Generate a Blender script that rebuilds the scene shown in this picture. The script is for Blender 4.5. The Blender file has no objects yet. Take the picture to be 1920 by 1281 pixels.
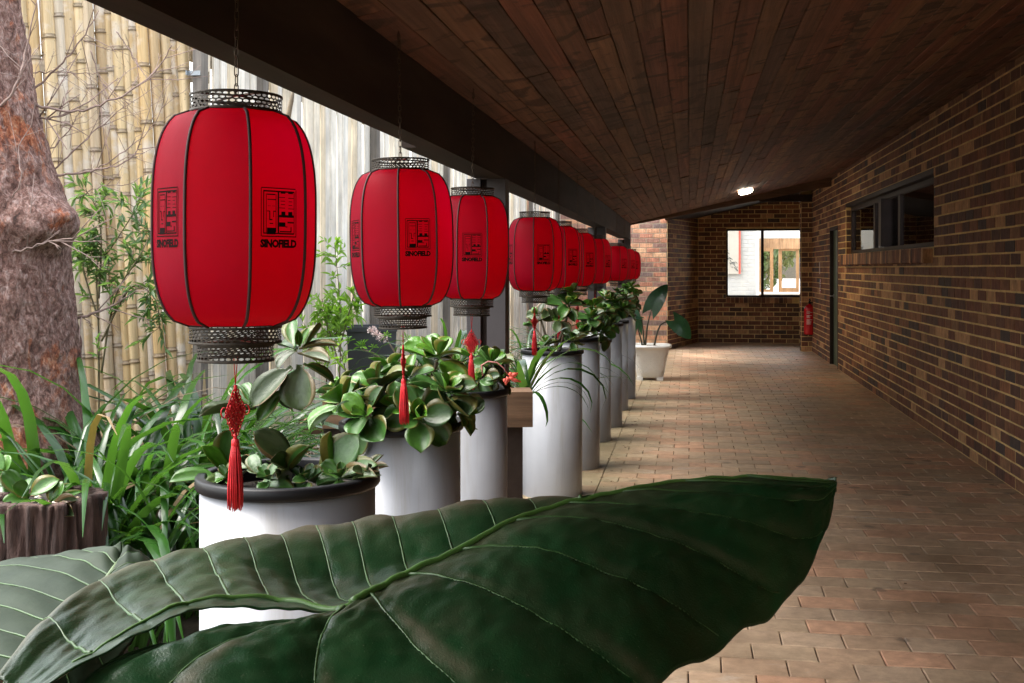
import bpy, bmesh, math, random
from math import sin, cos, pi, radians, sqrt, atan2
from mathutils import Vector, Matrix, noise

random.seed(7)
scn = bpy.context.scene
COL = scn.collection

# ------------------------------------------------------------------ camera, sky, sun, exposure
F, CX, CY, H = 2100.0, 960.0, 503.0, 1.446
TH = math.atan(333.0 / F)
CT, ST = cos(TH), sin(TH)
cam_data = bpy.data.cameras.new("camera")
cam = bpy.data.objects.new("camera", cam_data)
COL.objects.link(cam)
cam.location = (0, 0, H)
cam.rotation_euler = (pi / 2, 0, TH)
cam_data.sensor_width = 36.0
cam_data.lens = 36.0 * F / 1920.0
cam_data.shift_y = -(640.5 - CY) / 1920.0
cam_data.clip_start = 0.05
cam_data.clip_end = 500
scn.camera = cam

world = bpy.data.worlds.new("World")
scn.world = world
world.use_nodes = True
wn = world.node_tree
for n in list(wn.nodes):
    wn.nodes.remove(n)
wo = wn.nodes.new("ShaderNodeOutputWorld")
bg = wn.nodes.new("ShaderNodeBackground")
sk = wn.nodes.new("ShaderNodeTexSky")
sk.sky_type = 'NISHITA'
sk.sun_disc = False
SUN_EL, SUN_AZ = radians(60), radians(-102)     # azimuth measured from +Y towards +X
sk.sun_elevation = SUN_EL
sk.sun_rotation = SUN_AZ
sk.air_density = 1.6
sk.dust_density = 4.0
sk.ozone_density = 1.0
bg.inputs[1].default_value = 0.15
hs = wn.nodes.new('ShaderNodeHueSaturation')          # thin overcast: the sky's blue is washed out
hs.inputs['Saturation'].default_value = .35
wn.links.new(sk.outputs[0], hs.inputs['Color'])
wn.links.new(hs.outputs[0], bg.inputs[0])
wn.links.new(bg.outputs[0], wo.inputs[0])

sd = bpy.data.lights.new("sun", 'SUN')
sd.energy = .75
sd.angle = radians(40)
sd.color = (1.0, 0.95, 0.88)
sun = bpy.data.objects.new("sun", sd)
COL.objects.link(sun)
sdir = Vector((sin(SUN_AZ) * cos(SUN_EL), cos(SUN_AZ) * cos(SUN_EL), sin(SUN_EL)))
sun.rotation_euler = sdir.to_track_quat('Z', 'Y').to_euler()

scn.view_settings.view_transform = 'Standard'
scn.view_settings.look = 'None'
scn.view_settings.exposure = 2.35
scn.view_settings.gamma = 1.0
scn.view_settings.use_curve_mapping = False
scn.cycles.max_bounces = 12
scn.cycles.diffuse_bounces = 6
scn.cycles.transparent_max_bounces = 12
scn.cycles.caustics_reflective = False
scn.cycles.use_denoising = True
scn.cycles.sample_clamp_indirect = 6.0


def at(u, v, d):
    """world point seen at photo pixel (u, v) at camera depth d"""
    r = (u - CX) / F * d
    return Vector((r * CT - d * ST, d * CT + r * ST, H - (v - CY) / F * d))


def at_z(u, v, z):
    return at(u, v, F * (H - z) / (v - CY))


# ------------------------------------------------------------------ node materials
def nt_new(name):
    m = bpy.data.materials.new(name)
    m.use_nodes = True
    nt = m.node_tree
    for n in list(nt.nodes):
        nt.nodes.remove(n)
    out = nt.nodes.new("ShaderNodeOutputMaterial")
    b = nt.nodes.new("ShaderNodeBsdfPrincipled")
    nt.links.new(b.outputs[0], out.inputs[0])
    return m, nt, b, out


def nd(nt, typ, **kw):
    n = nt.nodes.new(typ)
    for k, v in kw.items():
        setattr(n, k, v)
    return n


def coords(nt, scale=(1, 1, 1), space='Object'):
    tc = nd(nt, "ShaderNodeTexCoord")
    mp = nd(nt, "ShaderNodeMapping")
    mp.inputs['Scale'].default_value = scale
    if space == 'World':
        g = nd(nt, "ShaderNodeNewGeometry")
        nt.links.new(g.outputs['Position'], mp.inputs[0])
    else:
        nt.links.new(tc.outputs[space], mp.inputs[0])
    return mp.outputs[0]


def tex_noise(nt, vec, scale, detail=5, rough=0.6, dist=0.0):
    n = nd(nt, "ShaderNodeTexNoise")
    n.inputs['Scale'].default_value = scale
    n.inputs['Detail'].default_value = detail
    n.inputs['Roughness'].default_value = rough
    n.inputs['Distortion'].default_value = dist
    nt.links.new(vec, n.inputs['Vector'])
    return n.outputs['Fac']


def ramp(nt, fac, stops, interp='LINEAR'):
    r = nd(nt, "ShaderNodeValToRGB")
    r.color_ramp.interpolation = interp
    el = r.color_ramp.elements
    while len(el) > 1:
        el.remove(el[-1])
    el[0].position = stops[0][0]
    c = stops[0][1]
    el[0].color = (*c, 1) if len(c) == 3 else c
    for p, c in stops[1:]:
        e = el.new(p)
        e.color = (*c, 1) if len(c) == 3 else c
    nt.links.new(fac, r.inputs[0])
    return r.outputs[0]


def mix(nt, fac, a, b, mode='MIX'):
    m = nd(nt, "ShaderNodeMix", data_type='RGBA', blend_type=mode)
    for s, val in ((m.inputs[0], fac), (m.inputs[6], a), (m.inputs[7], b)):
        if isinstance(val, (int, float)):
            s.default_value = val
        elif isinstance(val, tuple):
            s.default_value = (*val, 1) if len(val) == 3 else val
        else:
            nt.links.new(val, s)
    return m.outputs[2]


def math_n(nt, op, a, b=None):
    m = nd(nt, "ShaderNodeMath", operation=op)
    for i, val in enumerate((a, b)):
        if val is None:
            continue
        if isinstance(val, (int, float)):
            m.inputs[i].default_value = val
        else:
            nt.links.new(val, m.inputs[i])
    return m.outputs[0]


def bump(nt, b, h, strength=0.3, dist=0.01):
    n = nd(nt, "ShaderNodeBump")
    n.inputs['Strength'].default_value = strength
    n.inputs['Distance'].default_value = dist
    nt.links.new(h, n.inputs['Height'])
    nt.links.new(n.outputs[0], b.inputs['Normal'])
    return n


def rnd_tone(nt, mode):
    """a random number per piece: object info for single pieces, a face attribute for joined ones"""
    if mode == 'obj':
        return nd(nt, "ShaderNodeObjectInfo").outputs['Random']
    a = nd(nt, "ShaderNodeAttribute", attribute_name="tone")
    return a.outputs['Fac']


def simple(name, col, rough=0.5, metal=0.0, var=0.25, scale=8, bscale=60, bstr=0.15, bdist=0.003, spec=0.5,
           stretch=(1, 1, 1), tone=None, space='Object'):
    m, nt, b, out = nt_new(name)
    v = coords(nt, stretch, space)
    f = tex_noise(nt, v, scale)
    lo = tuple(c * (1 - var) for c in col)
    hi = tuple(min(1, c * (1 + var)) for c in col)
    c = ramp(nt, f, [(0.3, lo), (0.7, hi)])
    if tone:
        t = rnd_tone(nt, 'obj')
        c = mix(nt, 1.0, c, ramp(nt, t, [(0, (1 - tone,) * 3), (1, (1,) * 3)]), 'MULTIPLY')
    nt.links.new(c, b.inputs['Base Color'])
    b.inputs['Roughness'].default_value = rough
    b.inputs['Metallic'].default_value = metal
    b.inputs['Specular IOR Level'].default_value = spec
    if bstr > 0:
        bump(nt, b, tex_noise(nt, v, bscale), bstr, bdist)
    return m


def brick_mat(name, mode, gain=1.0, stops=None):
    m, nt, b, out = nt_new(name)
    t = rnd_tone(nt, mode)
    S = stops or [(0.0, (.130, .054, .034)), (0.22, (.085, .044, .034)), (0.36, (.165, .075, .042)), (0.54, (.110, .052, .035)),
                  (0.70, (.055, .040, .038)), (0.77, (.20, .105, .058)), (0.87, (.36, .205, .105)), (0.94, (.22, .095, .05))]
    S = [(p, tuple(min(.9, c * gain) for c in col)) for p, col in S]
    base = ramp(nt, t, S, 'CONSTANT')
    v = coords(nt, (1, 1, 1), 'World')
    f1 = tex_noise(nt, v, 9, 6, .65)
    f2 = tex_noise(nt, v, 120, 4, .7)
    # vertical dragged streaks of wire-cut bricks
    v2 = coords(nt, (70, 70, 9), 'World')
    f3 = tex_noise(nt, v2, 1.0, 4, .6)
    c = mix(nt, 1.0, base, ramp(nt, f1, [(.3, (.72,) * 3), (.7, (1.3,) * 3)]), 'MULTIPLY')
    c = mix(nt, 1.0, c, ramp(nt, f3, [(.3, (.7,) * 3), (.72, (1.35,) * 3)]), 'MULTIPLY')
    c = mix(nt, ramp(nt, f2, [(.60, (0, 0, 0)), (.72, (.55,) * 3)]), c, (.02, .015, .014))
    nt.links.new(c, b.inputs['Base Color'])
    b.inputs['Roughness'].default_value = .72
    b.inputs['Specular IOR Level'].default_value = .35
    h = math_n(nt, 'ADD', f2, f3)
    bump(nt, b, math_n(nt, 'ADD', h, math_n(nt, 'MULTIPLY', tex_noise(nt, v, 28, 4, .6), 1.5)), .8, .006)
    return m


def mortar_mat(name, col):
    m, nt, b, out = nt_new(name)
    v = coords(nt, (1, 1, 1), 'World')
    f = tex_noise(nt, v, 5, 6, .7)
    c = ramp(nt, f, [(.25, tuple(x * .55 for x in col)), (.7, tuple(min(1, x * 1.15) for x in col))])
    nt.links.new(c, b.inputs['Base Color'])
    b.inputs['Roughness'].default_value = .9
    bump(nt, b, tex_noise(nt, v, 250), .6, .003)
    return m


def paver_mat(name, mode):
    m, nt, b, out = nt_new(name)
    t = rnd_tone(nt, mode)
    base = ramp(nt, t, [(0, (.46, .31, .20)), (.22, (.52, .36, .235)), (.4, (.50, .30, .19)), (.55, (.44, .315, .205)),
                        (.7, (.55, .32, .20)), (.82, (.47, .335, .225)), (.93, (.39, .275, .18))], 'CONSTANT')
    v = coords(nt, (1, 1, 1), 'World')
    f1 = tex_noise(nt, v, 1.3, 7, .62)
    f2 = tex_noise(nt, v, 14, 6, .7)
    f3 = tex_noise(nt, v, 160, 3, .7)
    c = mix(nt, 1.0, base, ramp(nt, f1, [(.3, (.58, .55, .53)), (.5, (.92, .93, .95)), (.72, (1.2, 1.2, 1.22))]), 'MULTIPLY')
    c = mix(nt, 1.0, c, ramp(nt, f2, [(.3, (.72,) * 3), (.7, (1.22,) * 3)]), 'MULTIPLY')
    # pale efflorescence blooms
    f4 = tex_noise(nt, coords(nt, (1.0, 1.7, 1), 'World'), 2.3, 7, .72, .9)
    c = mix(nt, ramp(nt, f4, [(.585, (0, 0, 0)), (.70, (.42,) * 3)]), c, (.52, .47, .42))
    # dark drip spots
    vo = nd(nt, "ShaderNodeTexVoronoi")
    vo.inputs['Scale'].default_value = 3.1
    nt.links.new(v, vo.inputs['Vector'])
    dd = math_n(nt, 'ADD', vo.outputs['Distance'], math_n(nt, 'MULTIPLY', f2, .12))
    c = mix(nt, ramp(nt, dd, [(.155, (.6,) * 3), (.19, (0, 0, 0))]), c, (.09, .07, .055))
    # green-grey tint over the pavers, stronger towards the pots
    sp = nd(nt, "ShaderNodeSeparateXYZ")
    g = nd(nt, "ShaderNodeNewGeometry")
    nt.links.new(g.outputs['Position'], sp.inputs[0])
    mx = ramp(nt, math_n(nt, 'ADD', math_n(nt, 'MULTIPLY', sp.outputs[0], -1.0), math_n(nt, 'MULTIPLY', f1, .9)),
              [(.55, (0, 0, 0)), (1.15, (.55,) * 3)])
    c = mix(nt, mx, c, (.14, .14, .07))
    nt.links.new(c, b.inputs['Base Color'])
    nt.links.new(ramp(nt, f1, [(.3, (.42,) * 3), (.7, (.66,) * 3)]), b.inputs['Roughness'])
    b.inputs['Specular IOR Level'].default_value = .45
    bump(nt, b, math_n(nt, 'ADD', math_n(nt, 'MULTIPLY', f2, 1.2), math_n(nt, 'MULTIPLY', f3, .5)), .45, .004)
    return m


def wood_mat(name, cols, axis='Y', rough=.75, streak=1.0, mode='obj', bstr=.4, saw=0.0):
    """grain runs along `axis` of the piece"""
    m, nt, b, out = nt_new(name)
    sc = {'X': (.7, 14, 14), 'Y': (14, .7, 14), 'Z': (14, 14, .7)}[axis]
    tc = nd(nt, "ShaderNodeTexCoord")
    oi = nd(nt, "ShaderNodeObjectInfo")
    comb = nd(nt, "ShaderNodeVectorMath", operation='ADD')
    mul = nd(nt, "ShaderNodeVectorMath", operation='SCALE')
    nt.links.new(oi.outputs['Location'], mul.inputs[0])
    mul.inputs['Scale'].default_value = 3.7
    nt.links.new(tc.outputs['Object'], comb.inputs[0])
    nt.links.new(mul.outputs[0], comb.inputs[1])
    mp = nd(nt, "ShaderNodeMapping")
    mp.inputs['Scale'].default_value = sc
    nt.links.new(comb.outputs[0], mp.inputs[0])
    v = mp.outputs[0]
    f1 = tex_noise(nt, v, 1.2, 7, .62, 1.2)
    f2 = tex_noise(nt, v, 5.0, 5, .7)
    f3 = tex_noise(nt, comb.outputs[0], 2.5, 5, .6)
    t = rnd_tone(nt, mode)
    base = ramp(nt, t, [(i / max(1, len(cols) - 1), c) for i, c in enumerate(cols)])
    k = .45 * streak
    c = mix(nt, 1.0, base, ramp(nt, f1, [(.3, (1 - k,) * 3), (.7, (1 + k,) * 3)]), 'MULTIPLY')
    c = mix(nt, 1.0, c, ramp(nt, f2, [(.3, (1 - k * .6,) * 3), (.7, (1 + k * .5,) * 3)]), 'MULTIPLY')
    c = mix(nt, 1.0, c, ramp(nt, f3, [(.3, (.7,) * 3), (.7, (1.2,) * 3)]), 'MULTIPLY')
    # dark splits
    c = mix(nt, ramp(nt, tex_noise(nt, v, 2.2, 3, .5), [(.68, (0, 0, 0)), (.74, (.7,) * 3)]), c, tuple(x * .22 for x in cols[0]))
    h = math_n(nt, 'ADD', f1, f2)
    if saw > 0:
        vs = nd(nt, "ShaderNodeMapping")
        vs.inputs['Scale'].default_value = (5, 13, 5)
        nt.links.new(comb.outputs[0], vs.inputs[0])
        f5 = tex_noise(nt, vs.outputs[0], 1.0, 3, .55, .8)
        dk = ramp(nt, f5, [(.385, (.9,) * 3), (.455, (0, 0, 0))])
        c = mix(nt, math_n(nt, 'MULTIPLY', dk, saw), c, tuple(x * .3 for x in cols[0]))
        h = math_n(nt, 'ADD', h, math_n(nt, 'MULTIPLY', f5, 1.5))
    nt.links.new(c, b.inputs['Base Color'])
    b.inputs['Roughness'].default_value = rough
    b.inputs['Specular IOR Level'].default_value = .3
    bump(nt, b, h, bstr, .005)
    return m


def leaf_mat(name, top, under=None, rough=.35, trans=.25, edge=None, tone=.35):
    """waxy leaf: darker upper side, paler underside, slight translucency"""
    m, nt, b, out = nt_new(name)
    v = coords(nt)
    f = tex_noise(nt, v, 3.5, 4)
    c = mix(nt, 1.0, top, ramp(nt, f, [(.3, (.7,) * 3), (.7, (1.3,) * 3)]), 'MULTIPLY')
    t = rnd_tone(nt, 'obj')
    c = mix(nt, 1.0, c, ramp(nt, t, [(0, (1 - tone, 1 - tone, 1 - tone)), (.6, (1,) * 3), (1, (1.2, 1.12, .9))]), 'MULTIPLY')
    if edge:
        a = nd(nt, "ShaderNodeAttribute", attribute_name="tone")
        c = mix(nt, ramp(nt, a.outputs['Fac'], [(.90, (0, 0, 0)), (1, (.35,) * 3)]), c, edge)
    if under:
        g = nd(nt, "ShaderNodeNewGeometry")
        c = mix(nt, math_n(nt, 'MULTIPLY', g.outputs['Backfacing'], .6), c, under)
    nt.links.new(c, b.inputs['Base Color'])
    b.inputs['Roughness'].default_value = rough
    b.inputs['Specular IOR Level'].default_value = .5
    bump(nt, b, tex_noise(nt, v, 7), .12, .02)
    if trans > 0:
        tr = nd(nt, "ShaderNodeBsdfTranslucent")
        ct = mix(nt, 1.0, c, (2.2, 2.4, 1.0), 'MULTIPLY')
        nt.links.new(ct, tr.inputs[0])
        ms = nd(nt, "ShaderNodeMixShader")
        ms.inputs[0].default_value = trans
        nt.links.new(b.outputs[0], ms.inputs[1])
        nt.links.new(tr.outputs[0], ms.inputs[2])
        nt.links.new(ms.outputs[0], out.inputs[0])
    return m


# ------------------------------------------------------------------ mesh helpers
class MB:
    def __init__(self):
        self.v, self.f, self.t, self.mi = [], [], [], []

    def add(self, vs, fs, tone=0.5, mi=0):
        o = len(self.v)
        self.v.extend([tuple(p) for p in vs])
        for f in fs:
            self.f.append(tuple(i + o for i in f))
            self.t.append(tone)
            self.mi.append(mi)
        return self

    def box(self, x0, x1, y0, y1, z0, z1, tone=.5, mi=0, M=None):
        vs = [Vector((x, y, z)) for z in (z0, z1) for y in (y0, y1) for x in (x0, x1)]
        if M:
            vs = [M @ p for p in vs]
        return self.add(vs, [(0, 2, 3, 1), (4, 5, 7, 6), (0, 1, 5, 4), (2, 6, 7, 3), (0, 4, 6, 2), (1, 3, 7, 5)], tone, mi)

    def grid(self, P, tone=.5, mi=0, close_u=False, close_v=False, tones=None):
        nu, nv = len(P), len(P[0])
        o = len(self.v)
        for row in P:
            self.v.extend([tuple(p) for p in row])
        for i in range(nu if close_u else nu - 1):
            for j in range(nv if close_v else nv - 1):
                a, b2 = i, (i + 1) % nu
                c, d = j, (j + 1) % nv
                self.f.append((o + a * nv + c, o + a * nv + d, o + b2 * nv + d, o + b2 * nv + c))
                self.t.append(tones[i][j] if tones else tone)
                self.mi.append(mi)
        return self

    def tube(self, pts, rads, n=8, tone=.5, mi=0, cap=True, ripple=None):
        pts = [Vector(p) for p in pts]
        if isinstance(rads, (int, float)):
            rads = [rads] * len(pts)
        ref = Vector((0, 0, 1))
        t0 = (pts[1] - pts[0]).normalized()
        if abs(t0.dot(ref)) > .9:
            ref = Vector((1, 0, 0))
        nrm = t0.cross(ref).normalized()
        P = []
        for i, p in enumerate(pts):
            t = (pts[min(i + 1, len(pts) - 1)] - pts[max(i - 1, 0)]).normalized()
            nrm = (nrm - t * nrm.dot(t)).normalized()
            bn = t.cross(nrm)
            P.append([p + (nrm * cos(2 * pi * k / n) + bn * sin(2 * pi * k / n)) * rads[i] * (ripple(i, k) if ripple else 1) for k in range(n)])
        o = len(self.v)
        self.grid(P, tone, mi, close_v=True)
        if cap:
            self.f.append(tuple(o + k for k in range(n)))
            self.t.append(tone); self.mi.append(mi)
            e = o + (len(pts) - 1) * n
            self.f.append(tuple(e + n - 1 - k for k in range(n)))
            self.t.append(tone); self.mi.append(mi)
        return self

    def lathe(self, prof, n=32, c=(0, 0, 0), tone=.5, mi=0):
        P = [[(c[0] + r * cos(2 * pi * k / n), c[1] + r * sin(2 * pi * k / n), c[2] + z) for k in range(n)] for r, z in prof]
        return self.grid(P, tone, mi, close_v=True)

    def mesh(self, name, mats, smooth=False):
        me = bpy.data.meshes.new(name)
        me.from_pydata(self.v, [], self.f)
        if not isinstance(mats, (list, tuple)):
            mats = [mats]
        for m in mats:
            me.materials.append(m)
        me.polygons.foreach_set('material_index', self.mi)
        a = me.attributes.new('tone', 'FLOAT', 'FACE')
        a.data.foreach_set('value', self.t)
        if smooth:
            me.polygons.foreach_set('use_smooth', [True] * len(self.f))
        bm = bmesh.new()
        bm.from_mesh(me)
        bmesh.ops.recalc_face_normals(bm, faces=bm.faces)
        bm.to_mesh(me)
        bm.free()
        me.update()
        return me

    def build(self, name, mats, parent=None, smooth=False, loc=None):
        return link(name, self.mesh(name, mats, smooth), parent, loc)


def link(name, me, parent=None, loc=None, rot=None, scale=None, mw=None):
    o = bpy.data.objects.new(name, me)
    COL.objects.link(o)
    if parent:
        o.parent = parent
    if mw is not None:
        o.matrix_basis = mw
    if loc is not None:
        o.location = loc
    if rot is not None:
        o.rotation_euler = rot
    if scale is not None:
        o.scale = scale
    return o


def tag(o, label, cat, group=None, kind=None):
    if label:
        o['label'] = label
    if cat:
        o['category'] = cat
    if group:
        o['group'] = group
    if kind:
        o['kind'] = kind
    return o


def empty(name, loc, label, cat, group=None, rz=0):
    o = bpy.data.objects.new(name, None)
    o.empty_display_size = .05
    COL.objects.link(o)
    o.location = loc
    o.rotation_euler = (0, 0, rz)
    return tag(o, label, cat, group)


def structure(o):
    o['kind'] = 'structure'
    return o


def smoothstep(a, b, x):
    t = min(1, max(0, (x - a) / (b - a)))
    return t * t * (3 - 2 * t)


def crom(P, t):
    """Catmull-Rom through list P of tuples, t in 0..1"""
    n = len(P) - 1
    x = min(max(t, 0), 1) * n
    i = min(int(x), n - 1)
    f = x - i
    p0, p1, p2, p3 = P[max(i - 1, 0)], P[i], P[i + 1], P[min(i + 2, n)]
    return tuple(.5 * (2 * b + (c - a) * f + (2 * a - 5 * b + 4 * c - d) * f * f + (3 * b - a - 3 * c + d) * f ** 3)
                 for a, b, c, d in zip(p0, p1, p2, p3))


# ------------------------------------------------------------------ materials
M = {}
M['brick'] = brick_mat('brick_single', 'obj', 1.3)
M['brick_j'] = brick_mat('brick_joined', 'face', 1.3)
M['brick_sun'] = brick_mat('brick_sun_painted', 'face', 2.1, [(0, (.22, .10, .065)), (.2, (.13, .075, .06)), (.36, (.28, .15, .09)), (.52, (.17, .09, .065)),  # same brick with the sunlight brightened into its colour
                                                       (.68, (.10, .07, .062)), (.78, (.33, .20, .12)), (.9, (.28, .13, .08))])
M['mortar'] = mortar_mat('mortar_ochre', (.72, .53, .24))
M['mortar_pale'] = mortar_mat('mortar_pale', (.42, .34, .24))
M['paver'] = paver_mat('paver_single', 'obj')
M['paver_j'] = paver_mat('paver_joined', 'face')
M['joint'] = simple('joint_sand', (.07, .05, .035), .95, var=.4, bscale=200, bstr=.5, space='World')
M['board'] = wood_mat('ceiling_board_wood', [(.088, .045, .027), (.15, .055, .033), (.11, .058, .036), (.18, .088, .046), (.066, .042, .031), (.14, .047, .030)], 'Y', .7, 1.0, saw=.9, bstr=.7)
M['beam'] = simple('dark_beam_paint', (.038, .027, .022), .7, var=.35, scale=3, stretch=(3, .4, 3), bscale=30, bstr=.2, spec=.12)
M['post'] = simple('dark_steel_post', (.040, .034, .036), .5, var=.25, scale=2, bscale=20, bstr=.08)
M['slat_dark'] = M['beam']
M['bamboo'] = None
M['plank'] = wood_mat('weathered_paling', [(.72, .66, .54), (.80, .76, .68), (.58, .55, .50), (.74, .62, .44), (.82, .79, .72)], 'Z', .85, .55, bstr=.35)
M['oldpost'] = wood_mat('old_fence_post', [(.16, .14, .12), (.2, .18, .16)], 'Z', .9, .8)
M['rail'] = wood_mat('fence_rail_wood', [(.3, .26, .2), (.36, .3, .22)], 'Y', .9, .8)
M['sleeper'] = wood_mat('sleeper_wood', [(.13, .075, .042), (.17, .10, .058)], 'X', .85, .7)
M['galv'] = simple('galvanised', (.30, .33, .36), .35, .8, .15)

def pipe_mat():
    m, nt, b, out = nt_new('white_pipe')
    v = coords(nt)
    f = tex_noise(nt, v, 4, 6, .6)
    dr = tex_noise(nt, coords(nt, (14, 14, .9)), 1.0, 6, .7, .3)
    sp = tex_noise(nt, v, 60, 4, .7)
    c = ramp(nt, f, [(.3, (.28, .29, .315)), (.7, (.32, .33, .355))])
    c = mix(nt, ramp(nt, dr, [(.54, (0, 0, 0)), (.74, (.55,) * 3)]), c, (.20, .185, .15))
    c = mix(nt, ramp(nt, sp, [(.69, (0, 0, 0)), (.76, (.5,) * 3)]), c, (.16, .14, .11))
    nt.links.new(c, b.inputs['Base Color'])
    b.inputs['Roughness'].default_value = .33
    bump(nt, b, tex_noise(nt, v, 7), .05, .01)
    return m


M['pvc'] = pipe_mat()
M['rim'] = simple('black_rubber_rim', (.005, .005, .006), .42, 0, .3, 6, 40, .1, spec=.22)
M['soil'] = simple('potting_soil', (.022, .016, .011), .95, 0, .5, 30, 120, .9, .01)
M['ground'] = simple('garden_soil', (.060, .042, .028), .95, 0, .5, 6, 60, .9, .02, space='World')
M['filigree'] = simple('bronze_filigree', (.040, .032, .024), .5, .6, .5, 25, 90, .25)
M['chain'] = simple('chain_metal', (.10, .075, .055), .45, .85, .3)
M['rib'] = simple('dark_red_rib', (.030, .005, .006), .7, 0, .3)
M['print'] = simple('black_print', (.010, .004, .004), .9, 0, .2, bstr=0, spec=.05)
M['cord'] = simple('red_cord', (.52, .008, .015), .6, 0, .3, 40, 300, .4)
M['darkpot'] = simple('charcoal_planter', (.045, .05, .058), .5, 0, .2, 5, 60, .15)
M['whitepot'] = simple('white_glazed_planter', (.74, .74, .72), .45, 0, .05)
M['twig'] = simple('grey_twig', (.25, .175, .15), .8, 0, .35, 20, 80, .3)
M['stemg'] = simple('green_stem', (.12, .10, .05), .7, 0, .35, 15, 60, .3)
M['stemj'] = simple('succulent_stem', (.15, .115, .075), .8, 0, .4, 12, 40, .5)
M['frame'] = simple('dark_window_frame', (.025, .019, .019), .55, 0, .2, spec=.15)
M['fascia'] = wood_mat('fascia_wood', [(.10, .055, .03), (.13, .07, .04)], 'X', .8, .7)
M['door'] = simple('green_door_paint', (.085, .125, .085), .45, 0, .12, 4, 50, .08)
M['redpaint'] = simple('extinguisher_red', (.50, .010, .018), .25, 0, .06, bstr=0)
M['white'] = simple('white_paint', (.72, .72, .70), .5, 0, .05)
M['wallpaint'] = simple('room_paint', (.82, .79, .73), .8, 0, .06, bstr=.05)
M['pinewood'] = wood_mat('honey_timber', [(.44, .25, .12), (.50, .29, .14)], 'Z', .4, .4)
M['paper'] = simple('scroll_paper', (.44, .43, .39), .8, 0, .04, bstr=0)
M['ink'] = simple('grey_ink', (.10, .11, .11), .9, 0, .4, 30, bstr=0)
M['concrete'] = simple('pale_drive', (.40, .39, .37), .9, 0, .1, 2)
M['reed'] = wood_mat('reed_blind', [(.38, .22, .12), (.44, .27, .15)], 'Z', .8, .9)
M['stone'] = None
M['petal'] = simple('pale_pink_petal', (.75, .60, .58), .6, 0, .2)
M['redflower'] = simple('red_bract', (.60, .09, .06), .5, 0, .4, 30)
M['jade'] = leaf_mat('jade_leaf', (.040, .112, .020), (.09, .14, .05), .38, .10, (.2, .09, .03), .45)
M['jade_grey'] = leaf_mat('grey_jade_leaf', (.050, .085, .026), (.11, .13, .06), .42, .08, (.26, .11, .05), .5)
M['jade_pale'] = leaf_mat('bright_jade_leaf', (.065, .175, .018), (.12, .2, .06), .30, .15, (.3, .12, .04), .3)
M['strap'] = leaf_mat('strap_leaf', (.028, .092, .016), (.06, .13, .03), .24, .24, None, .6)
M['strap_dry'] = leaf_mat('dry_strap_leaf', (.17, .12, .065), None, .8, .1)
M['lance'] = leaf_mat('lance_leaf', (.075, .155, .045), (.15, .22, .11), .45, .3)
M['lance_pale'] = leaf_mat('pale_lance_leaf', (.22, .38, .07), None, .5, .45)
M['far_leaf'] = leaf_mat('far_pale_foliage', (.13, .18, .09), None, .6, .3)
M['earleaf'] = leaf_mat('ear_leaf_far', (.025, .085, .045), (.06, .15, .05), .28, .2)
M['petiole'] = simple('dark_petiole', (.05, .05, .03), .4, 0, .3)


def bamboo_mat():
    m, nt, b, out = nt_new('bamboo_culm')
    tc = nd(nt, "ShaderNodeTexCoord")
    oi = nd(nt, "ShaderNodeObjectInfo")
    mul = nd(nt, "ShaderNodeVectorMath", operation='SCALE')
    nt.links.new(oi.outputs['Location'], mul.inputs[0])
    mul.inputs['Scale'].default_value = 9.1
    add = nd(nt, "ShaderNodeVectorMath", operation='ADD')
    nt.links.new(tc.outputs['Object'], add.inputs[0])
    nt.links.new(mul.outputs[0], add.inputs[1])
    mp = nd(nt, "ShaderNodeMapping")
    mp.inputs['Scale'].default_value = (30, 30, 1.2)
    nt.links.new(add.outputs[0], mp.inputs[0])
    t = oi.outputs['Random']
    base = ramp(nt, t, [(0, (.56, .38, .17)), (.3, (.68, .54, .32)), (.5, (.46, .34, .20)), (.7, (.68, .49, .24)), (.85, (.58, .52, .42)), (1, (.64, .44, .21))])
    f1 = tex_noise(nt, mp.outputs[0], 1.0, 6, .65)
    f2 = tex_noise(nt, add.outputs[0], 3.5, 6, .65)
    f3 = tex_noise(nt, add.outputs[0], 40, 4, .7)
    c = mix(nt, 1.0, base, ramp(nt, f1, [(.32, (.62, .58, .52)), (.7, (1.25,) * 3)]), 'MULTIPLY')
    c = mix(nt, ramp(nt, f2, [(.50, (0, 0, 0)), (.62, (.65,) * 3)]), c, (.66, .62, .57))
    c = mix(nt, ramp(nt, f3, [(.62, (0, 0, 0)), (.72, (.7,) * 3)]), c, (.13, .11, .08))
    a = nd(nt, "ShaderNodeAttribute", attribute_name="tone")
    c = mix(nt, ramp(nt, a.outputs['Fac'], [(.6, (0, 0, 0)), (.9, (.75,) * 3)]), c, (.13, .095, .06))
    nt.links.new(c, b.inputs['Base Color'])
    b.inputs['Roughness'].default_value = .5
    bump(nt, b, math_n(nt, 'ADD', f1, f3), .3, .003)
    return m


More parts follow.
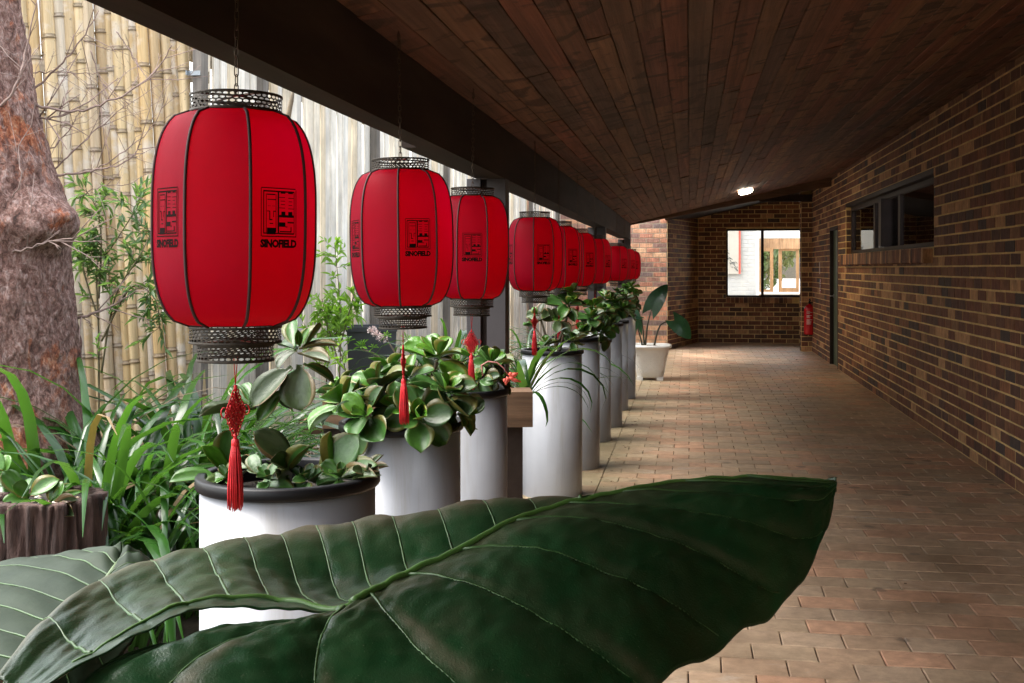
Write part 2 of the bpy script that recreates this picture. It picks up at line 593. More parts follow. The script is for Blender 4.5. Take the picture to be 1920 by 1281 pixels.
def bark_mat():
    m, nt, b, out = nt_new('mottled_bark')
    v = coords(nt, (1, 1, .6))
    f1 = tex_noise(nt, v, 4.5, 9, .68, .8)
    vv = coords(nt, (1, 1, .65))
    f2 = tex_noise(nt, vv, 34, 9, .8, .7)
    f3 = tex_noise(nt, v, 95, 5, .7)
    c = ramp(nt, f2, [(.34, (.035, .014, .010)), (.46, (.19, .090, .068)), (.54, (.34, .205, .17)), (.67, (.56, .43, .40))])
    c = mix(nt, ramp(nt, f1, [(.53, (0, 0, 0)), (.60, (.85,) * 3)]), c,
            ramp(nt, f2, [(.36, (.10, .02, .01)), (.5, (.42, .11, .035)), (.64, (.66, .36, .2))]))
    c = mix(nt, 1.0, c, ramp(nt, f3, [(.3, (.45,) * 3), (.7, (1.35,) * 3)]), 'MULTIPLY')
    nt.links.new(c, b.inputs['Base Color'])
    b.inputs['Roughness'].default_value = .85
    bump(nt, b, math_n(nt, 'ADD', f2, math_n(nt, 'MULTIPLY', f3, .5)), .9, .022)
    return m


def lantern_mat():
    m, nt, b, out = nt_new('red_lantern_silk')
    v = coords(nt)
    f = tex_noise(nt, v, 7, 4, .6, 1.5)
    f2 = tex_noise(nt, coords(nt, (1, 1, .5)), 24, 3, .5, 2.0)
    col = ramp(nt, f, [(.3, (.165, .0006, .016)), (.7, (.205, .0009, .021))])
    nt.links.new(col, b.inputs['Base Color'])
    b.inputs['Roughness'].default_value = .55
    b.inputs['Specular IOR Level'].default_value = .15
    f3 = tex_noise(nt, coords(nt, (1, 1, .35)), 420, 2, .5)
    f4 = tex_noise(nt, coords(nt, (1, 1, .6)), 5, 3, .5, .8)
    bump(nt, b, math_n(nt, 'ADD', math_n(nt, 'ADD', f2, math_n(nt, 'MULTIPLY', f3, .25)), math_n(nt, 'MULTIPLY', f4, 2.5)), .22, .004)
    tr = nd(nt, "ShaderNodeBsdfTranslucent")
    tr.inputs[0].default_value = (.82, .0006, .060, 1)
    ms = nd(nt, "ShaderNodeMixShader")
    ms.inputs[0].default_value = .6
    nt.links.new(b.outputs[0], ms.inputs[1])
    nt.links.new(tr.outputs[0], ms.inputs[2])
    nt.links.new(ms.outputs[0], out.inputs[0])
    return m


def stone_mat():
    m, nt, b, out = nt_new('gravel_stone')
    t = rnd_tone(nt, 'face')
    c = ramp(nt, t, [(0, (.50, .38, .26)), (.3, (.62, .52, .42)), (.5, (.40, .25, .16)), (.7, (.66, .60, .52)), (.9, (.30, .23, .19))], 'CONSTANT')
    nt.links.new(c, b.inputs['Base Color'])
    b.inputs['Roughness'].default_value = .7
    return m


def bigleaf_mat():
    m, nt, b, out = nt_new('elephant_ear_leaf')
    v = coords(nt)
    f1 = tex_noise(nt, v, 5, 7, .6, .4)
    f2 = tex_noise(nt, v, 45, 6, .7)
    f3 = tex_noise(nt, v, 420, 3, .6)
    f4 = tex_noise(nt, v, 14, 6, .65, .8)
    c = ramp(nt, f1, [(.3, (.003, .023, .007)), (.55, (.005, .037, .011)), (.75, (.010, .054, .015))])
    # settled dust; tone adds rim dust and painted tan highlights along veins
    dust_sheen = math_n(nt, 'MULTIPLY', ramp(nt, f4, [(.35, (.04,) * 3), (.72, (.22,) * 3)]), ramp(nt, f2, [(.3, (.35,) * 3), (.66, (1.0,) * 3)]))
    at_ = nd(nt, 'ShaderNodeAttribute', attribute_name='tone')
    dust_sheen = math_n(nt, 'ADD', dust_sheen, math_n(nt, 'MULTIPLY', at_.outputs['Fac'], ramp(nt, f2, [(.3, (.45,) * 3), (.62, (.95,) * 3)])))
    dc = nd(nt, 'ShaderNodeClamp')
    nt.links.new(dust_sheen, dc.inputs[0])
    dust_sheen = dc.outputs[0]
    c = mix(nt, dust_sheen, c, (.105, .080, .048))
    c = mix(nt, ramp(nt, f3, [(.66, (0, 0, 0)), (.74, (.5,) * 3)]), c, (.22, .20, .15))
    g = nd(nt, "ShaderNodeNewGeometry")
    c = mix(nt, g.outputs['Backfacing'], c, (.06, .13, .05))
    nt.links.new(c, b.inputs['Base Color'])
    nt.links.new(ramp(nt, math_n(nt, 'ADD', dust_sheen, math_n(nt, 'MULTIPLY', f2, .3)), [(.1, (.27,) * 3), (.7, (.52,) * 3)]), b.inputs['Roughness'])
    b.inputs['Specular IOR Level'].default_value = .34
    bump(nt, b, math_n(nt, 'ADD', math_n(nt, 'MULTIPLY', f2, .6), math_n(nt, 'MULTIPLY', f3, .35)), .6, .0025)
    return m


def glass_mat(name, gloss=.12, tint=(1, 1, 1)):
    m, nt, b, out = nt_new(name)
    tr = nd(nt, "ShaderNodeBsdfTransparent")
    tr.inputs[0].default_value = (*tint, 1)
    gl = nd(nt, "ShaderNodeBsdfGlossy")
    gl.inputs['Roughness'].default_value = .02
    fr = nd(nt, "ShaderNodeFresnel")
    fr.inputs[0].default_value = 1.22
    ms = nd(nt, "ShaderNodeMixShader")
    nt.links.new(math_n(nt, 'ADD', fr.outputs[0], gloss * .3), ms.inputs[0])
    nt.links.new(tr.outputs[0], ms.inputs[1])
    nt.links.new(gl.outputs[0], ms.inputs[2])
    nt.links.new(ms.outputs[0], out.inputs[0])
    return m


M['bamboo'] = bamboo_mat()
M['bark'] = bark_mat()
M['silk'] = lantern_mat()
M['stone'] = stone_mat()
M['bigleaf'] = bigleaf_mat()
M['rib_green'] = simple('leaf_midrib', (.060, .135, .028), .4, 0, .3, 12, 60, .2)
M['vein'] = simple('leaf_vein', (.038, .085, .022), .4, 0, .35, 12, 60, .2)
M['glass'] = glass_mat('window_glass')
M['wbrick'] = simple('white_painted_brick', (.48, .50, .51), .6, 0, .05, 6, space='World')

# ------------------------------------------------------------------ floor (brick paving)
XW = 2.097          # face of the right wall
YB = 22.1           # back wall
Y20 = 20.0


def bevel_piece(w, d, h, b, wob=0.0, seed=0):
    """a piece lying flat: base z=-h, top z=0, chamfered upper edge"""
    r = random.Random(seed)
    mb = MB()
    x, y = w / 2, d / 2
    j = lambda: (r.random() - .5) * wob
    base = [(-x, -y, -h), (x, -y, -h), (x, y, -h), (-x, y, -h)]
    mid = [(a + j(), c + j(), -b) for a, c in ((-x, -y), (x, -y), (x, y), (-x, y))]
    top = [(a + j() * .5, c + j() * .5, j() * .4) for a, c in ((-x + b, -y + b), (x - b, -y + b), (x - b, y - b), (-x + b, y - b))]
    f = []
    for k in range(4):
        n = (k + 1) % 4
        f += [(k, n, 4 + n, 4 + k), (4 + k, 4 + n, 8 + n, 8 + k)]
    f.append((8, 9, 10, 11))
    mb.add(base + mid + top, f)
    return mb


floor = structure(MB().box(-1.15, 4.4, -3, YB + 1, -.30, -.012).build('floor', M['joint']))
PW, PD = .238, .168
pmeshes = [bevel_piece(PW - .0045, PD - .0045, .04, .0028, .003, s).mesh('paver', M['paver']) for s in range(6)]
pav = []
row = 0
y = 3.4 - 14 * PD
while y < YB + .3:
    x = -.60 + PW / 2 - (PW / 2 if row % 2 else 0)
    first = True
    while x - PW / 2 < 3.0:
        w = PW
        xc = x
        if first and row % 2:
            xc = x + PW / 4
            w = PW / 2
        first = False
        pav.append((xc, y + PD / 2, w))
        x += PW
    y += PD
    row += 1
y = 1.02
while y < YB:
    for k in range(3):
        pav.append((-.60 - PD / 2 - k * PD, y + PW / 2, -PW))   # edge courses turned along the walk
    y += PW
# which ones the picture shows: right of the pots, in front of the wall
vis = [p for p in pav if -.62 < p[0] < XW + .05 and p[1] > 3.9]
vis.sort(key=lambda p: p[1])
single = set(id(p) for p in vis[:300])
joined = MB()
rr = random.Random(3)
for p in pav:
    xc, yc, w = p
    dz = (rr.random() - .5) * .0025
    rot = 0
    if w < 0:
        w, rot = PW, pi / 2
    if xc - w / 2 > XW + .15 and yc < 16:
        continue
    if id(p) in single:
        link('paver', pmeshes[rr.randrange(6)], floor, (xc, yc, dz), (rr.uniform(-.006, .006), rr.uniform(-.004, .004), rot + rr.uniform(-.008, .008)), (w / PW, 1, 1))
    else:
        q = bevel_piece((PW if rot else w) - .0045, PD - .0045, .03, .0028, .003, rr.randrange(999))
        Mx = Matrix.Translation((xc, yc, dz)) @ Matrix.Rotation(rot + rr.uniform(-.008, .008), 4, 'Z')
        joined.add([Mx @ Vector(v) for v in q.v], q.f, rr.random())
jo = joined.build('paver', M['paver_j'], floor)
jo['kind'] = 'stuff'

lit = MB()
rq = random.Random(88)
for k in range(150):
    if k < 90:
        x_, y_ = rq.gauss(-.52, .10), rq.choice((8.6, 9.2, 7.7, 10.6, 6.9)) + rq.gauss(0, .22)
    else:
        x_, y_ = rq.uniform(-.5, 2.05), rq.uniform(4, 19)
    if x_ < -.68:
        continue
    s_ = rq.uniform(.008, .022)
    Mx = Matrix.Translation((x_, y_, .004)) @ Matrix.Rotation(rq.uniform(0, 6.3), 4, 'Z') @ Matrix.Rotation(rq.uniform(-.4, .4), 4, 'X')
    lit.add([Mx @ Vector(v) * 1 for v in ((-s_, 0, 0), (0, -s_ * .35, .002), (s_, 0, .004), (0, s_ * .35, .002))], [(0, 1, 2, 3)], rq.random())
tag(lit.build('leaf_litter', simple('dry_litter', (.10, .055, .03), .9)), 'scattered dry leaf scraps on the paving, thickest beside the pots', 'litter', kind='stuff')

# ------------------------------------------------------------------ brick walls
BW, BH = .240, .086


def brick_run(wall, origin, ux, n, length, height, holes=(), single_key=None, n_single=0, mat_s=None, mat_j=None, z0=0.0, run=0.75, seed=1, depth=.03):
    """stretcher-bond bricks standing 5 mm proud of the mortar plane; ux = direction along, n = outward normal"""
    r = random.Random(seed)
    ux, n = Vector(ux).normalized(), Vector(n).normalized()
    origin = Vector(origin)
    items = []
    rows = int(height / BH)
    for i in range(rows):
        z = z0 + i * BH + BH / 2
        a = -(BW / 2 if i % 2 else 0)
        tone = r.random()
        while a < length:
            s0, s1 = max(a, 0) + .004, min(a + BW, length) - .004
            if r.random() > run:
                tone = r.random()
            segs = [(s0, s1)]
            for (h0, h1, zz0, zz1) in holes:
                if z + BH * .3 > zz0 and z - BH * .3 < zz1:
                    ns = []
                    for (p, q) in segs:
                        if q <= h0 or p >= h1:
                            ns.append((p, q))
                        else:
                            if p < h0 - .02:
                                ns.append((p, h0))
                            if q > h1 + .02:
                                ns.append((h1, q))
                    segs = ns
            for (p, q) in segs:
                if q - p > .03:
                    items.append(((p + q) / 2, z, q - p, tone, r.random()))
            a += BW
    rz = Matrix((ux, Vector((0, 0, 1)), n)).transposed().to_4x4()   # local x along, y up, z outward
    chosen = set()
    if n_single:
        order = sorted(items, key=single_key)
        chosen = set(id(t) for t in order[:n_single])
        variants = [bevel_piece(BW - .012, BH - .013, depth, .003, .004, 50 + s).mesh('brick', mat_s) for s in range(6)]
    j = MB()
    for t in items:
        s, z, w, tone, q = t
        pos = origin + ux * s + Vector((0, 0, z)) + n * (.0035 + (q - .5) * .003)
        if id(t) in chosen:
            o = link('brick', variants[int(q * 6) % 6], wall, mw=Matrix.Translation(pos) @ rz @ Matrix.Diagonal(((w) / (BW - .011) * .985, 1, 1, 1)))
        else:
            b = bevel_piece(max(w - .006, .02), BH - .013, depth, .003, .002, int(q * 1e6))
            Mx = Matrix.Translation(pos) @ rz
            j.add([Mx @ Vector(v) for v in b.v], b.f, tone)
    if j.f:
        o = j.build('brick', mat_j, wall)
        o['kind'] = 'stuff'


# right wall with the long strip window and, further on, the door
WZ0, WZ1, WY0, WY1 = 1.634, 2.322, 10.18, 15.75
DY0, DY1, DZ = 16.55, 17.50, 2.06
rw = empty('brick_wall', (XW, 2, 0), 'long dark mottled brick wall with pale joints along the right of the walkway', 'wall')
core = MB()
WT = .22
for (a, b, z0, z1) in ((-3, WY0, 0, 3.3), (WY1, DY0, 0, 3.3), (WY0, WY1, 0, WZ0), (WY0, WY1, WZ1, 3.3), (DY0, DY1, DZ, 3.3), (DY1, Y20, 0, 3.3)):
    core.box(0, WT, a - 2, b - 2, z0, z1)
core.build('wall_core', M['mortar'], rw)
rwm = rw
Yo = 1.0
key = lambda t: (0 if 6.4 < t[0] + Yo < 30 and 0 < t[1] < 2.75 else 1, t[0])
brick_run(rwm, (0, Yo - 2, 0), (0, 1, 0), (-1, 0, 0), Y20 - Yo, 2.92,
          [(WY0 - Yo, WY1 - Yo, 1.548, WZ1), (DY0 - Yo, DY1 - Yo, -1, DZ)], key, 300, M['brick'], M['brick_j'], run=.30, seed=5)
brick_run(rwm, (0, WY1 - 2, 0), (1, 0, 0), (0, -1, 0), .075, .64, mat_j=M['brick_j'], seed=6, z0=WZ0)
# sill of bricks on edge
sb = bevel_piece(.070, .10, .13, .004, .002, 9).mesh('sill_brick', M['brick'])
yy = 10.26
k = 0
while yy < WY1 - .03:
    link('sill_brick', sb, rwm, (-.035, yy - 2, WZ0 - .012), (0, radians(-9), 0), None).rotation_euler = (0, radians(-8), pi / 2)
    yy += .080
    k += 1

# strip window
win = empty('strip_window', (XW, WY0, WZ0), 'long high strip window with dark frames set in the right brick wall', 'window')
L = WY1 - WY0
fr = MB()
fr.box(.07, .14, 0, L, 0, .05).box(.07, .14, 0, L, .635 - .05, .635).box(.071, .139, 0, .06, .05, .585).box(.071, .139, L - .06, L, .05, .585)
fr.build('frame', M['frame'], win)
MB().box(-.002, .139, -.02, L + .02, .636, .686).build('lintel_plate', M['frame'], win)
MB().box(.0, .145, 2.74, 2.90, .051, .584).build('mullion', M['frame'], win)
for yy in (2.05, 3.65):
    MB().box(.08, .13, yy, yy + .11, .051, .584).build('sash_stile', M['frame'], win)
for y0, y1 in ((.06, 2.05), (2.16, 2.74), (2.90, 3.65), (3.76, L - .06)):
    MB().box(.100, .106, y0 - .003, y1 + .003, .048, .588).build('pane', M['glass'], win)
# the dim room behind it
room = empty('side_room', (XW + WT, 9.0, 0), 'dim pale room seen through the high strip window', 'room')
MB().box(3.2, 3.3, -1, 8.5, 0, 3.4).build('wall_panel', M['wallpaint'], room)
MB().box(0, 3.3, -1.1, -1, 0, 3.4).build('end_wall', M['wallpaint'], room)
MB().box(0, 3.3, 8.5, 8.6, 0, 3.4).build('end_wall', M['wallpaint'], room)
MB().box(.05, 1.0, 7.9, 8.4, 0, 1.98).build('cabinet', M['white'], room)

# door in the right wall
dr = empty('green_door', (XW, DY0, 0), 'dull green painted door at the far end of the right brick wall', 'door')
MB().box(.05, .09, .05, DY1 - DY0 - .05, 0, DZ - .05).build('door_leaf', M['door'], dr)
f = MB()
f.box(-.004, .14, 0, .05, 0, DZ).box(-.004, .14, DY1 - DY0 - .05, DY1 - DY0, 0, DZ).box(-.003, .14, .05, DY1 - DY0 - .05, DZ - .05, DZ)
f.build('door_frame', M['frame'], dr)
hd = MB()
hd.lathe([(0, 0), (.028, 0), (.028, .012), (0, .012)], 14)
hd.tube([(0, 0, .01), (0, 0, .06), (0.0, -.11, .062)], .009, 8)
h = hd.build('handle', M['galv'], dr, True, (.05, .82, 1.03))
h.rotation_euler = (0, radians(-90), 0)

# pillar with the fire extinguisher
pil = empty('brick_pillar', (1.915, Y20, 0), 'brick pillar nib beside the green door, carrying the fire extinguisher', 'wall')
MB().box(.0, 2.0, .0, .23, 0, 3.3).box(.75, .95, .23, YB - Y20, 0, 3.3).build('wall_core', M['mortar'], pil)
brick_run(pil, (0, 0, 0), (1, 0, 0), (0, -1, 0), .190, 2.75, mat_j=M['brick_j'], seed=11, run=.2)
brick_run(pil, (0, .23, 0), (0, -1, 0), (-1, 0, 0), .23, 2.9, mat_j=M['brick_j'], seed=12, run=.2)

# back wall with the big window
BX0, BX1, BZ0, BZ1 = .70, 2.26, .885, 2.205
bw = empty('brick_wall', (.16, YB, 0), 'shadowy brick end wall holding the bright two pane window', 'wall')
ox = .16
c = MB()
c.box(0, BX0 - ox, 0, .2, 0, 3.3).box(BX0 - ox, BX1 - ox, 0, .2, 0, BZ0).box(BX0 - ox, BX1 - ox, 0, .2, BZ1, 3.3).box(BX1 - ox, 3.2, 0, .2, 0, 3.3)
c.build('wall_core', M['mortar'], bw)
brick_run(bw, (0, 0, 0), (1, 0, 0), (0, -1, 0), 2.5, 3.1, [(BX0 - ox, BX1 - ox, BZ0 - .09, BZ1)], mat_j=M['brick_j'], seed=13, run=.2)
r13 = random.Random(4)
sbm = bevel_piece(.072, .10, .10, .004, .002, 19).mesh('sill_brick', M['brick'])
xx = BX0 + .04
while xx < BX1 - .3:
    link('sill_brick', sbm, bw, (xx - ox, -.012, BZ0 - .004), (radians(8), 0, 0))
    xx += .083
bwin = empty('window', (BX0, YB, BZ0), 'bright two pane window in the dark end wall', 'window')
W, HH = BX1 - BX0, BZ1 - BZ0
f = MB()
f.box(0, W, .03, .09, 0, .035).box(0, W, .03, .09, HH - .035, HH).box(0, .035, .031, .089, .035, HH - .035).box(W - .035, W, .031, .089, .035, HH - .035)
f.build('frame', M['frame'], bwin)
MB().box(.665, .715, .025, .092, .036, HH - .036).build('mullion', M['frame'], bwin)
MB().box(.033, .667, .055, .060, .033, HH - .033).build('pane', M['glass'], bwin)
MB().box(.713, W - .033, .055, .060, .033, HH - .033).build('pane', M['glass'], bwin)

# left side of the alcove: canted wall, and the sunlit wall outside
cw0, cw1 = Vector((-.386, Y20, 0)), Vector((.16, YB, 0))
dv = (cw1 - cw0)
nv = Vector((dv.y, -dv.x, 0)).normalized()
lw = empty('brick_wall', cw0, 'shaded canted brick wall left of the end window', 'wall')
ang = atan2(dv.y, dv.x)
Mx = Matrix.Rotation(ang, 4, 'Z')
MB().box(0, dv.length, 0, .22, 0, 3.3, M=Mx).build('wall_core', M['mortar'], lw)
brick_run(lw, (0, 0, 0), dv, nv, dv.length, 3.1, mat_j=M['brick_j'], seed=14, run=.2)
sw = empty('brick_wall', (-3.4, Y20, 0), 'sunlit pinkish brick wall behind the last pots', 'wall')
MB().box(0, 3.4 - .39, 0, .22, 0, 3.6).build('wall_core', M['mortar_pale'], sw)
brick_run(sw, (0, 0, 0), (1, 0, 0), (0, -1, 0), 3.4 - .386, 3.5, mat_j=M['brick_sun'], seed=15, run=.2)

# ------------------------------------------------------------------ the room behind the end window
br = empty('lobby_room', (0, YB, 0), 'bright white brick lobby seen through the end window', 'room')
MB().box(-1.5, 1.43, 2.9, 3.1, 0, 3.4).build('white_wall', M['wbrick'], br)
# white painted bricks, joined: far too small to pick apart
j = MB()
for i in range(34):
    a = -.3 - (BW / 2 if i % 2 else 0)
    while a < 1.40:
        q = bevel_piece(min(BW, 1.42 - a) - .011, BH - .011, .02, .004, .002, i)
        P = Matrix.Translation((a + min(BW, 1.42 - a) / 2, 2.9 - .006, i * BH + .043)) @ Matrix.Rotation(pi / 2, 4, 'X')
        j.add([P @ Vector(v) for v in q.v], q.f)
        a += BW
o = j.build('brick', M['wbrick'], br); o['kind'] = 'stuff'
MB().box(1.43, 1.50, 2.9, 6.9, 0, 3.4).build('side_wall', M['white'], br)
MB().box(3.9, 4.0, .2, 6.9, 0, 3.4).build('far_side_wall', M['white'], br)
MB().box(-1.5, 4.0, .2, 7.0, -.1, 0).build('lobby_floor', M['concrete'], br)
MB().box(1.50, 4.0, 6.9, 7.0, 2.20, 3.4).box(1.50, 4.0, 6.9, 7.0, -.2, .45).build('gable_wall', M['white'], br)
MB().box(1.55, 3.2, 6.80, 6.88, 1.93, 2.19).build('reed_blind', M['reed'], br)
sc = empty('hanging_scroll', (.40, YB + 2.86, 1.32), 'tall white hanging scroll with a grey ink brush sweep inside the lobby', 'scroll')
MB().box(0, .68, -.012, 0, 0, 1.15).build('paper', M['paper'], sc)
MB().box(.66, .70, -.018, -.012, 0, 1.15).build('edge_strip', M['redflower'], sc)
ink = MB()
ri = random.Random(2)
for k in range(46):
    t = k / 45
    x, z = .34 + .30 * t ** 1.3 + ri.uniform(-.04, .04), .62 - .52 * t ** .8 + ri.uniform(-.06, .08)
    l, w, a = ri.uniform(.03, .13), ri.uniform(.004, .016), radians(ri.uniform(100, 150) + 10 * t)
    P = Matrix.Translation((x, -.014 - k * .00005, z)) @ Matrix.Rotation(-a, 4, 'Y')
    ink.add([P @ Vector(q) for q in ((-l / 2, 0, 0), (0, 0, -w), (l / 2, 0, 0), (0, 0, w))], [(0, 1, 2, 3)])
ink.build('brush_stroke', M['ink'], sc)
tw = empty('timber_window', (1.50, YB + 6.9, 0), 'honey timber window overlooking the garden, beyond the lobby', 'window')
f = MB()
f.box(.72, .80, -.03, .06, .45, 2.20).box(1.15, 1.22, -.03, .06, .45, 2.20).box(.80, 1.15, -.029, .059, .83, .95).box(.80, 1.15, -.029, .059, 1.88, 1.95)
f.build('frame', M['pinewood'], tw)
MB().box(.79, 1.16, .01, .016, .94, 1.89).build('pane', M['glass'], tw)
td = empty('timber_door', (1.50, YB + 6.2, 0), 'open honey timber glazed door beyond the lobby', 'door')
f = MB()
f.box(.20, .28, 0, .05, 0, 1.95).box(.46, .54, 0, .05, 0, 1.95).box(.28, .46, .001, .049, .78, .92).box(.28, .46, .001, .049, 1.86, 1.95).box(.28, .46, .015, .035, 0, .78)
f.build('door_leaf', M['pinewood'], td)
MB().box(.27, .47, .02, .026, .91, 1.87).build('pane', M['glass'], td)
MB().box(.06, .12, .0, .10, 0, 2.1).box(.0, .03, .0, .10, 0, 2.1, mi=0).build('door_jamb', M['pinewood'], td)
cn = empty('reception_counter', (1.47, YB + 2.2, 0), 'dark reception counter with a pale top below the end window', 'counter')
MB().box(.04, 1.0, .02, .4, 0, .885).build('body', M['frame'], cn)
MB().box(0, 1.05, 0, .45, .89, .93).build('counter_top', M['white'], cn)

# land outside and beyond
structure(MB().box(-60, 60, YB + 7.2, 160, -.3, -.02).build('ground', M['concrete']))
gr = structure(MB().box(-9, -1.152, -3, YB + 7, -.35, .02).build('garden_bed', M['ground']))


def leaf_cloud(name, c, rad, n, size, mat, parent, seed):
    r = random.Random(seed)
    mb = MB()
    for _ in range(n):
        while True:
            p = Vector((r.uniform(-1, 1), r.uniform(-1, 1), r.uniform(-1, 1)))
            if .15 < p.length < 1 and noise.noise(p * 2.2 + Vector((seed, 0, 0))) > -.22 - .3 * (1 - p.length):
                break
        q = Vector(c) + Vector((p.x * rad[0], p.y * rad[1], p.z * rad[2]))
        R = Matrix.Rotation(r.uniform(0, 6.28), 4, 'Z') @ Matrix.Rotation(r.uniform(-1.2, 1.2), 4, 'X')
        s = size * r.uniform(.6, 1.3)
        mb.add([q + (R @ Vector(v)) * s for v in ((0, -.5, 0), (.28, 0, .05), (0, .6, -.05), (-.28, 0, .05))], [(0, 1, 2, 3)])
    return mb.build(name, mat, parent)


for i, (x, yy, s) in enumerate(((2.5, 60, 5.5), (9.5, 66, 6.5), (-4, 70, 6.0))):
    t = empty('garden_tree', (x, yy, 0), ['pale green tree framed by the timber window beyond the lobby', 'tree right of the pale green one beyond the lobby', 'tree left of the pale green one beyond the lobby'][i], 'tree', 'trees beyond the lobby')
    MB().tube([(0, 0, 0), (.2, 0, s * .4), (-.1, 0, s * .8)], [.25, .18, .08], 8).build('trunk', M['stemj'], t)
    leaf_cloud('crown', (0, 0, s * .62), (s * .62, s * .5, s * .62), 5000, .45, M['far_leaf'], t, i + 3)
for i, x in enumerate((2.2, 2.75)):
    t = empty('potted_shrub', (x, YB + 11, 0), 'small potted shrub outside the timber window, %s' % ['behind the open door', 'below the right pane'][i], 'plant', 'shrubs outside the lobby')
    MB().lathe([(.0, 0), (.16, 0), (.2, .35), (.17, .35), (0, .33)], 16).build('pot', M['darkpot'], t)
    leaf_cloud('foliage', (0, 0, .55), (.28, .28, .25), 350, .09, M['lance'], t, i + 13)

# ------------------------------------------------------------------ roof: beam, sloping boarded ceiling
XB = -.90
CZ0 = 2.127
SL = (2.80 - CZ0) / (XW - XB)
YE = 17.25


def cz(x):
    return CZ0 + SL * (x - XB)


ceil = MB()
for (y0, y1, dz) in ((-3, YE, .026), (YE + .06, YB, .06)):
    xl = -1.06 if y0 < 0 else -.42
    P = [(xl, cz(xl) + dz), (2.6, cz(2.6) + dz), (2.6, cz(2.6) + .2), (xl, cz(xl) + .2)]
    ceil.add([(a, yq, b) for yq in (y0, y1) for a, b in P], [(0, 1, 2, 3), (4, 7, 6, 5), (0, 4, 5, 1), (1, 5, 6, 2), (2, 6, 7, 3), (3, 7, 4, 0)])
ceiling = structure(ceil.build('ceiling', M['beam']))
rc = random.Random(21)
BWD = .0915
slope_a = math.atan(SL)
nb = int((XW + .05 - XB) / cos(slope_a) / BWD) + 1
bmesh_v = []
for s in range(7):
    mb = MB()
    n = 10
    P = []
    q = random.Random(s)
    for i in range(n + 1):
        yq = -.5 + i / n
        w0, w1 = q.uniform(-.0018, .0018), q.uniform(-.0018, .0018)
        hb = q.uniform(-.002, .002)
        P.append([(-BWD / 2 + .0014 + w0, yq, .02), (-BWD / 2 + .0014 + w0, yq, .0025), (-BWD / 2 + .004 + w0, yq, hb), (0, yq, hb + q.uniform(-.002, .0015)),
                  (BWD / 2 - .004 + w1, yq, hb), (BWD / 2 - .0014 + w1, yq, .0025), (BWD / 2 - .0014 + w1, yq, .02)])
    mb.grid(P)
    mb.add([P[0][k] for k in range(7)], [tuple(range(7))])
    mb.add([P[-1][k] for k in range(7)], [tuple(range(6, -1, -1))])
    bmesh_v.append(mb.mesh('ceiling_board', M['board']))
for i in range(nb):
    xx = XB + .002 + (i + .5) * BWD * cos(slope_a)
    yq = -2.4 - rc.random() * 2
    while yq < YE - .05:
        l = rc.uniform(1.5, 3.1)
        y1 = min(yq + l, YE)
        if YE - y1 < .5:
            y1 = YE
        link('ceiling_board', bmesh_v[rc.randrange(7)], ceiling, (xx, (yq + y1) / 2, cz(xx) + rc.uniform(0, .005)),
             (0, -slope_a + rc.uniform(-.02, .02), 0), (1, (y1 - yq) - .004, 1))
        yq = y1
# fascia at the end of the boarded ceiling
fb = MB()
P = [(XB - .05, cz(XB - .05) - .02), (XW - .006, cz(XW) - .13), (XW - .006, cz(XW) + .1), (XB - .05, cz(XB) + .1)]
fb.add([(a, yq, b) for yq in (YE + .002, YE + .055) for a, b in P], [(0, 1, 2, 3), (4, 7, 6, 5), (0, 4, 5, 1), (1, 5, 6, 2), (2, 6, 7, 3), (3, 7, 4, 0)])
tag(fb.build('timber_fascia', M['fascia']), 'brown timber fascia closing the far end of the boarded ceiling', 'beam')
tag(MB().box(1.2, XW - .004, Y20 - .10, Y20 - .012, 2.60, 2.72).build('lintel_beam', M['beam']), 'short dark lintel resting at the top of the extinguisher pillar', 'beam')

bm_ = empty('edge_beam', (XB, 0, 1.888), 'long dark beam along the open edge of the roof, lanterns in front', 'beam')
MB().box(-.085, 0, -3, 17.35, 0, .25).build('beam', M['beam'], bm_)
MB().box(-.17, -.087, 4.1, 17.3, .012, .10).build('gutter_board', M['beam'], bm_)
for i, yq in enumerate((5.48, 12.1, 17.2)):
    p = empty('post', (-.985, yq, 0), ['dark twin steel post between the third and fourth white pots', 'second dark post, behind the middle lanterns', 'last dark post near the sunlit wall'][i], 'post', 'dark posts under the edge beam')
    MB().box(-.10, -.032, -.06, .06, 0, 1.886).build('flange', M['post'], p)
    MB().box(.0, .092, -.06, .06, 0, 1.886).build('flange', M['post'], p)
    MB().box(-.032, 0, -.02, .02, 0, 1.886).build('web', M['beam'], p)

# bulkhead lamp
lx, ly = .73, 15.2
lamp = empty('ceiling_lamp', (lx, ly, cz(lx)), 'lit oval bulkhead lamp on the timber ceiling', 'lamp')
lamp.rotation_euler = (0, -slope_a, 0)
m, nt, b, out = nt_new('lamp_diffuser')
b.inputs['Base Color'].default_value = (.9, .88, .8, 1)
b.inputs['Emission Color'].default_value = (1, .90, .72, 1)
b.inputs['Emission Strength'].default_value = 9
M['lampglow'] = m
mb = MB()
ring = lambda rx, ry, z: [(rx * (abs(cos(a)) ** .7) * (1 if cos(a) >= 0 else -1), ry * (abs(sin(a)) ** .7) * (1 if sin(a) >= 0 else -1), z) for a in [2 * pi * k / 28 for k in range(28)]]
mb.grid([ring(.100, .10, -.001), ring(.100, .10, -.014), ring(.094, .095, -.017)], close_v=True)
mb.build('lamp_base', M['white'], lamp, True)
mb = MB()
mb.grid([ring(.093, .094, -.015), ring(.094, .095, -.035), ring(.075, .08, -.055), ring(.03, .04, -.062), ring(.001, .001, -.063)], close_v=True)
mb.build('diffuser', M['lampglow'], lamp, True)
ld = bpy.data.lights.new('bulb', 'SPOT')
ld.spot_size = radians(165)
ld.spot_blend = .5
ld.energy = 8
ld.color = (1, .72, .36)
ld.shadow_soft_size = .07
lo = bpy.data.objects.new('bulb', ld)
COL.objects.link(lo)
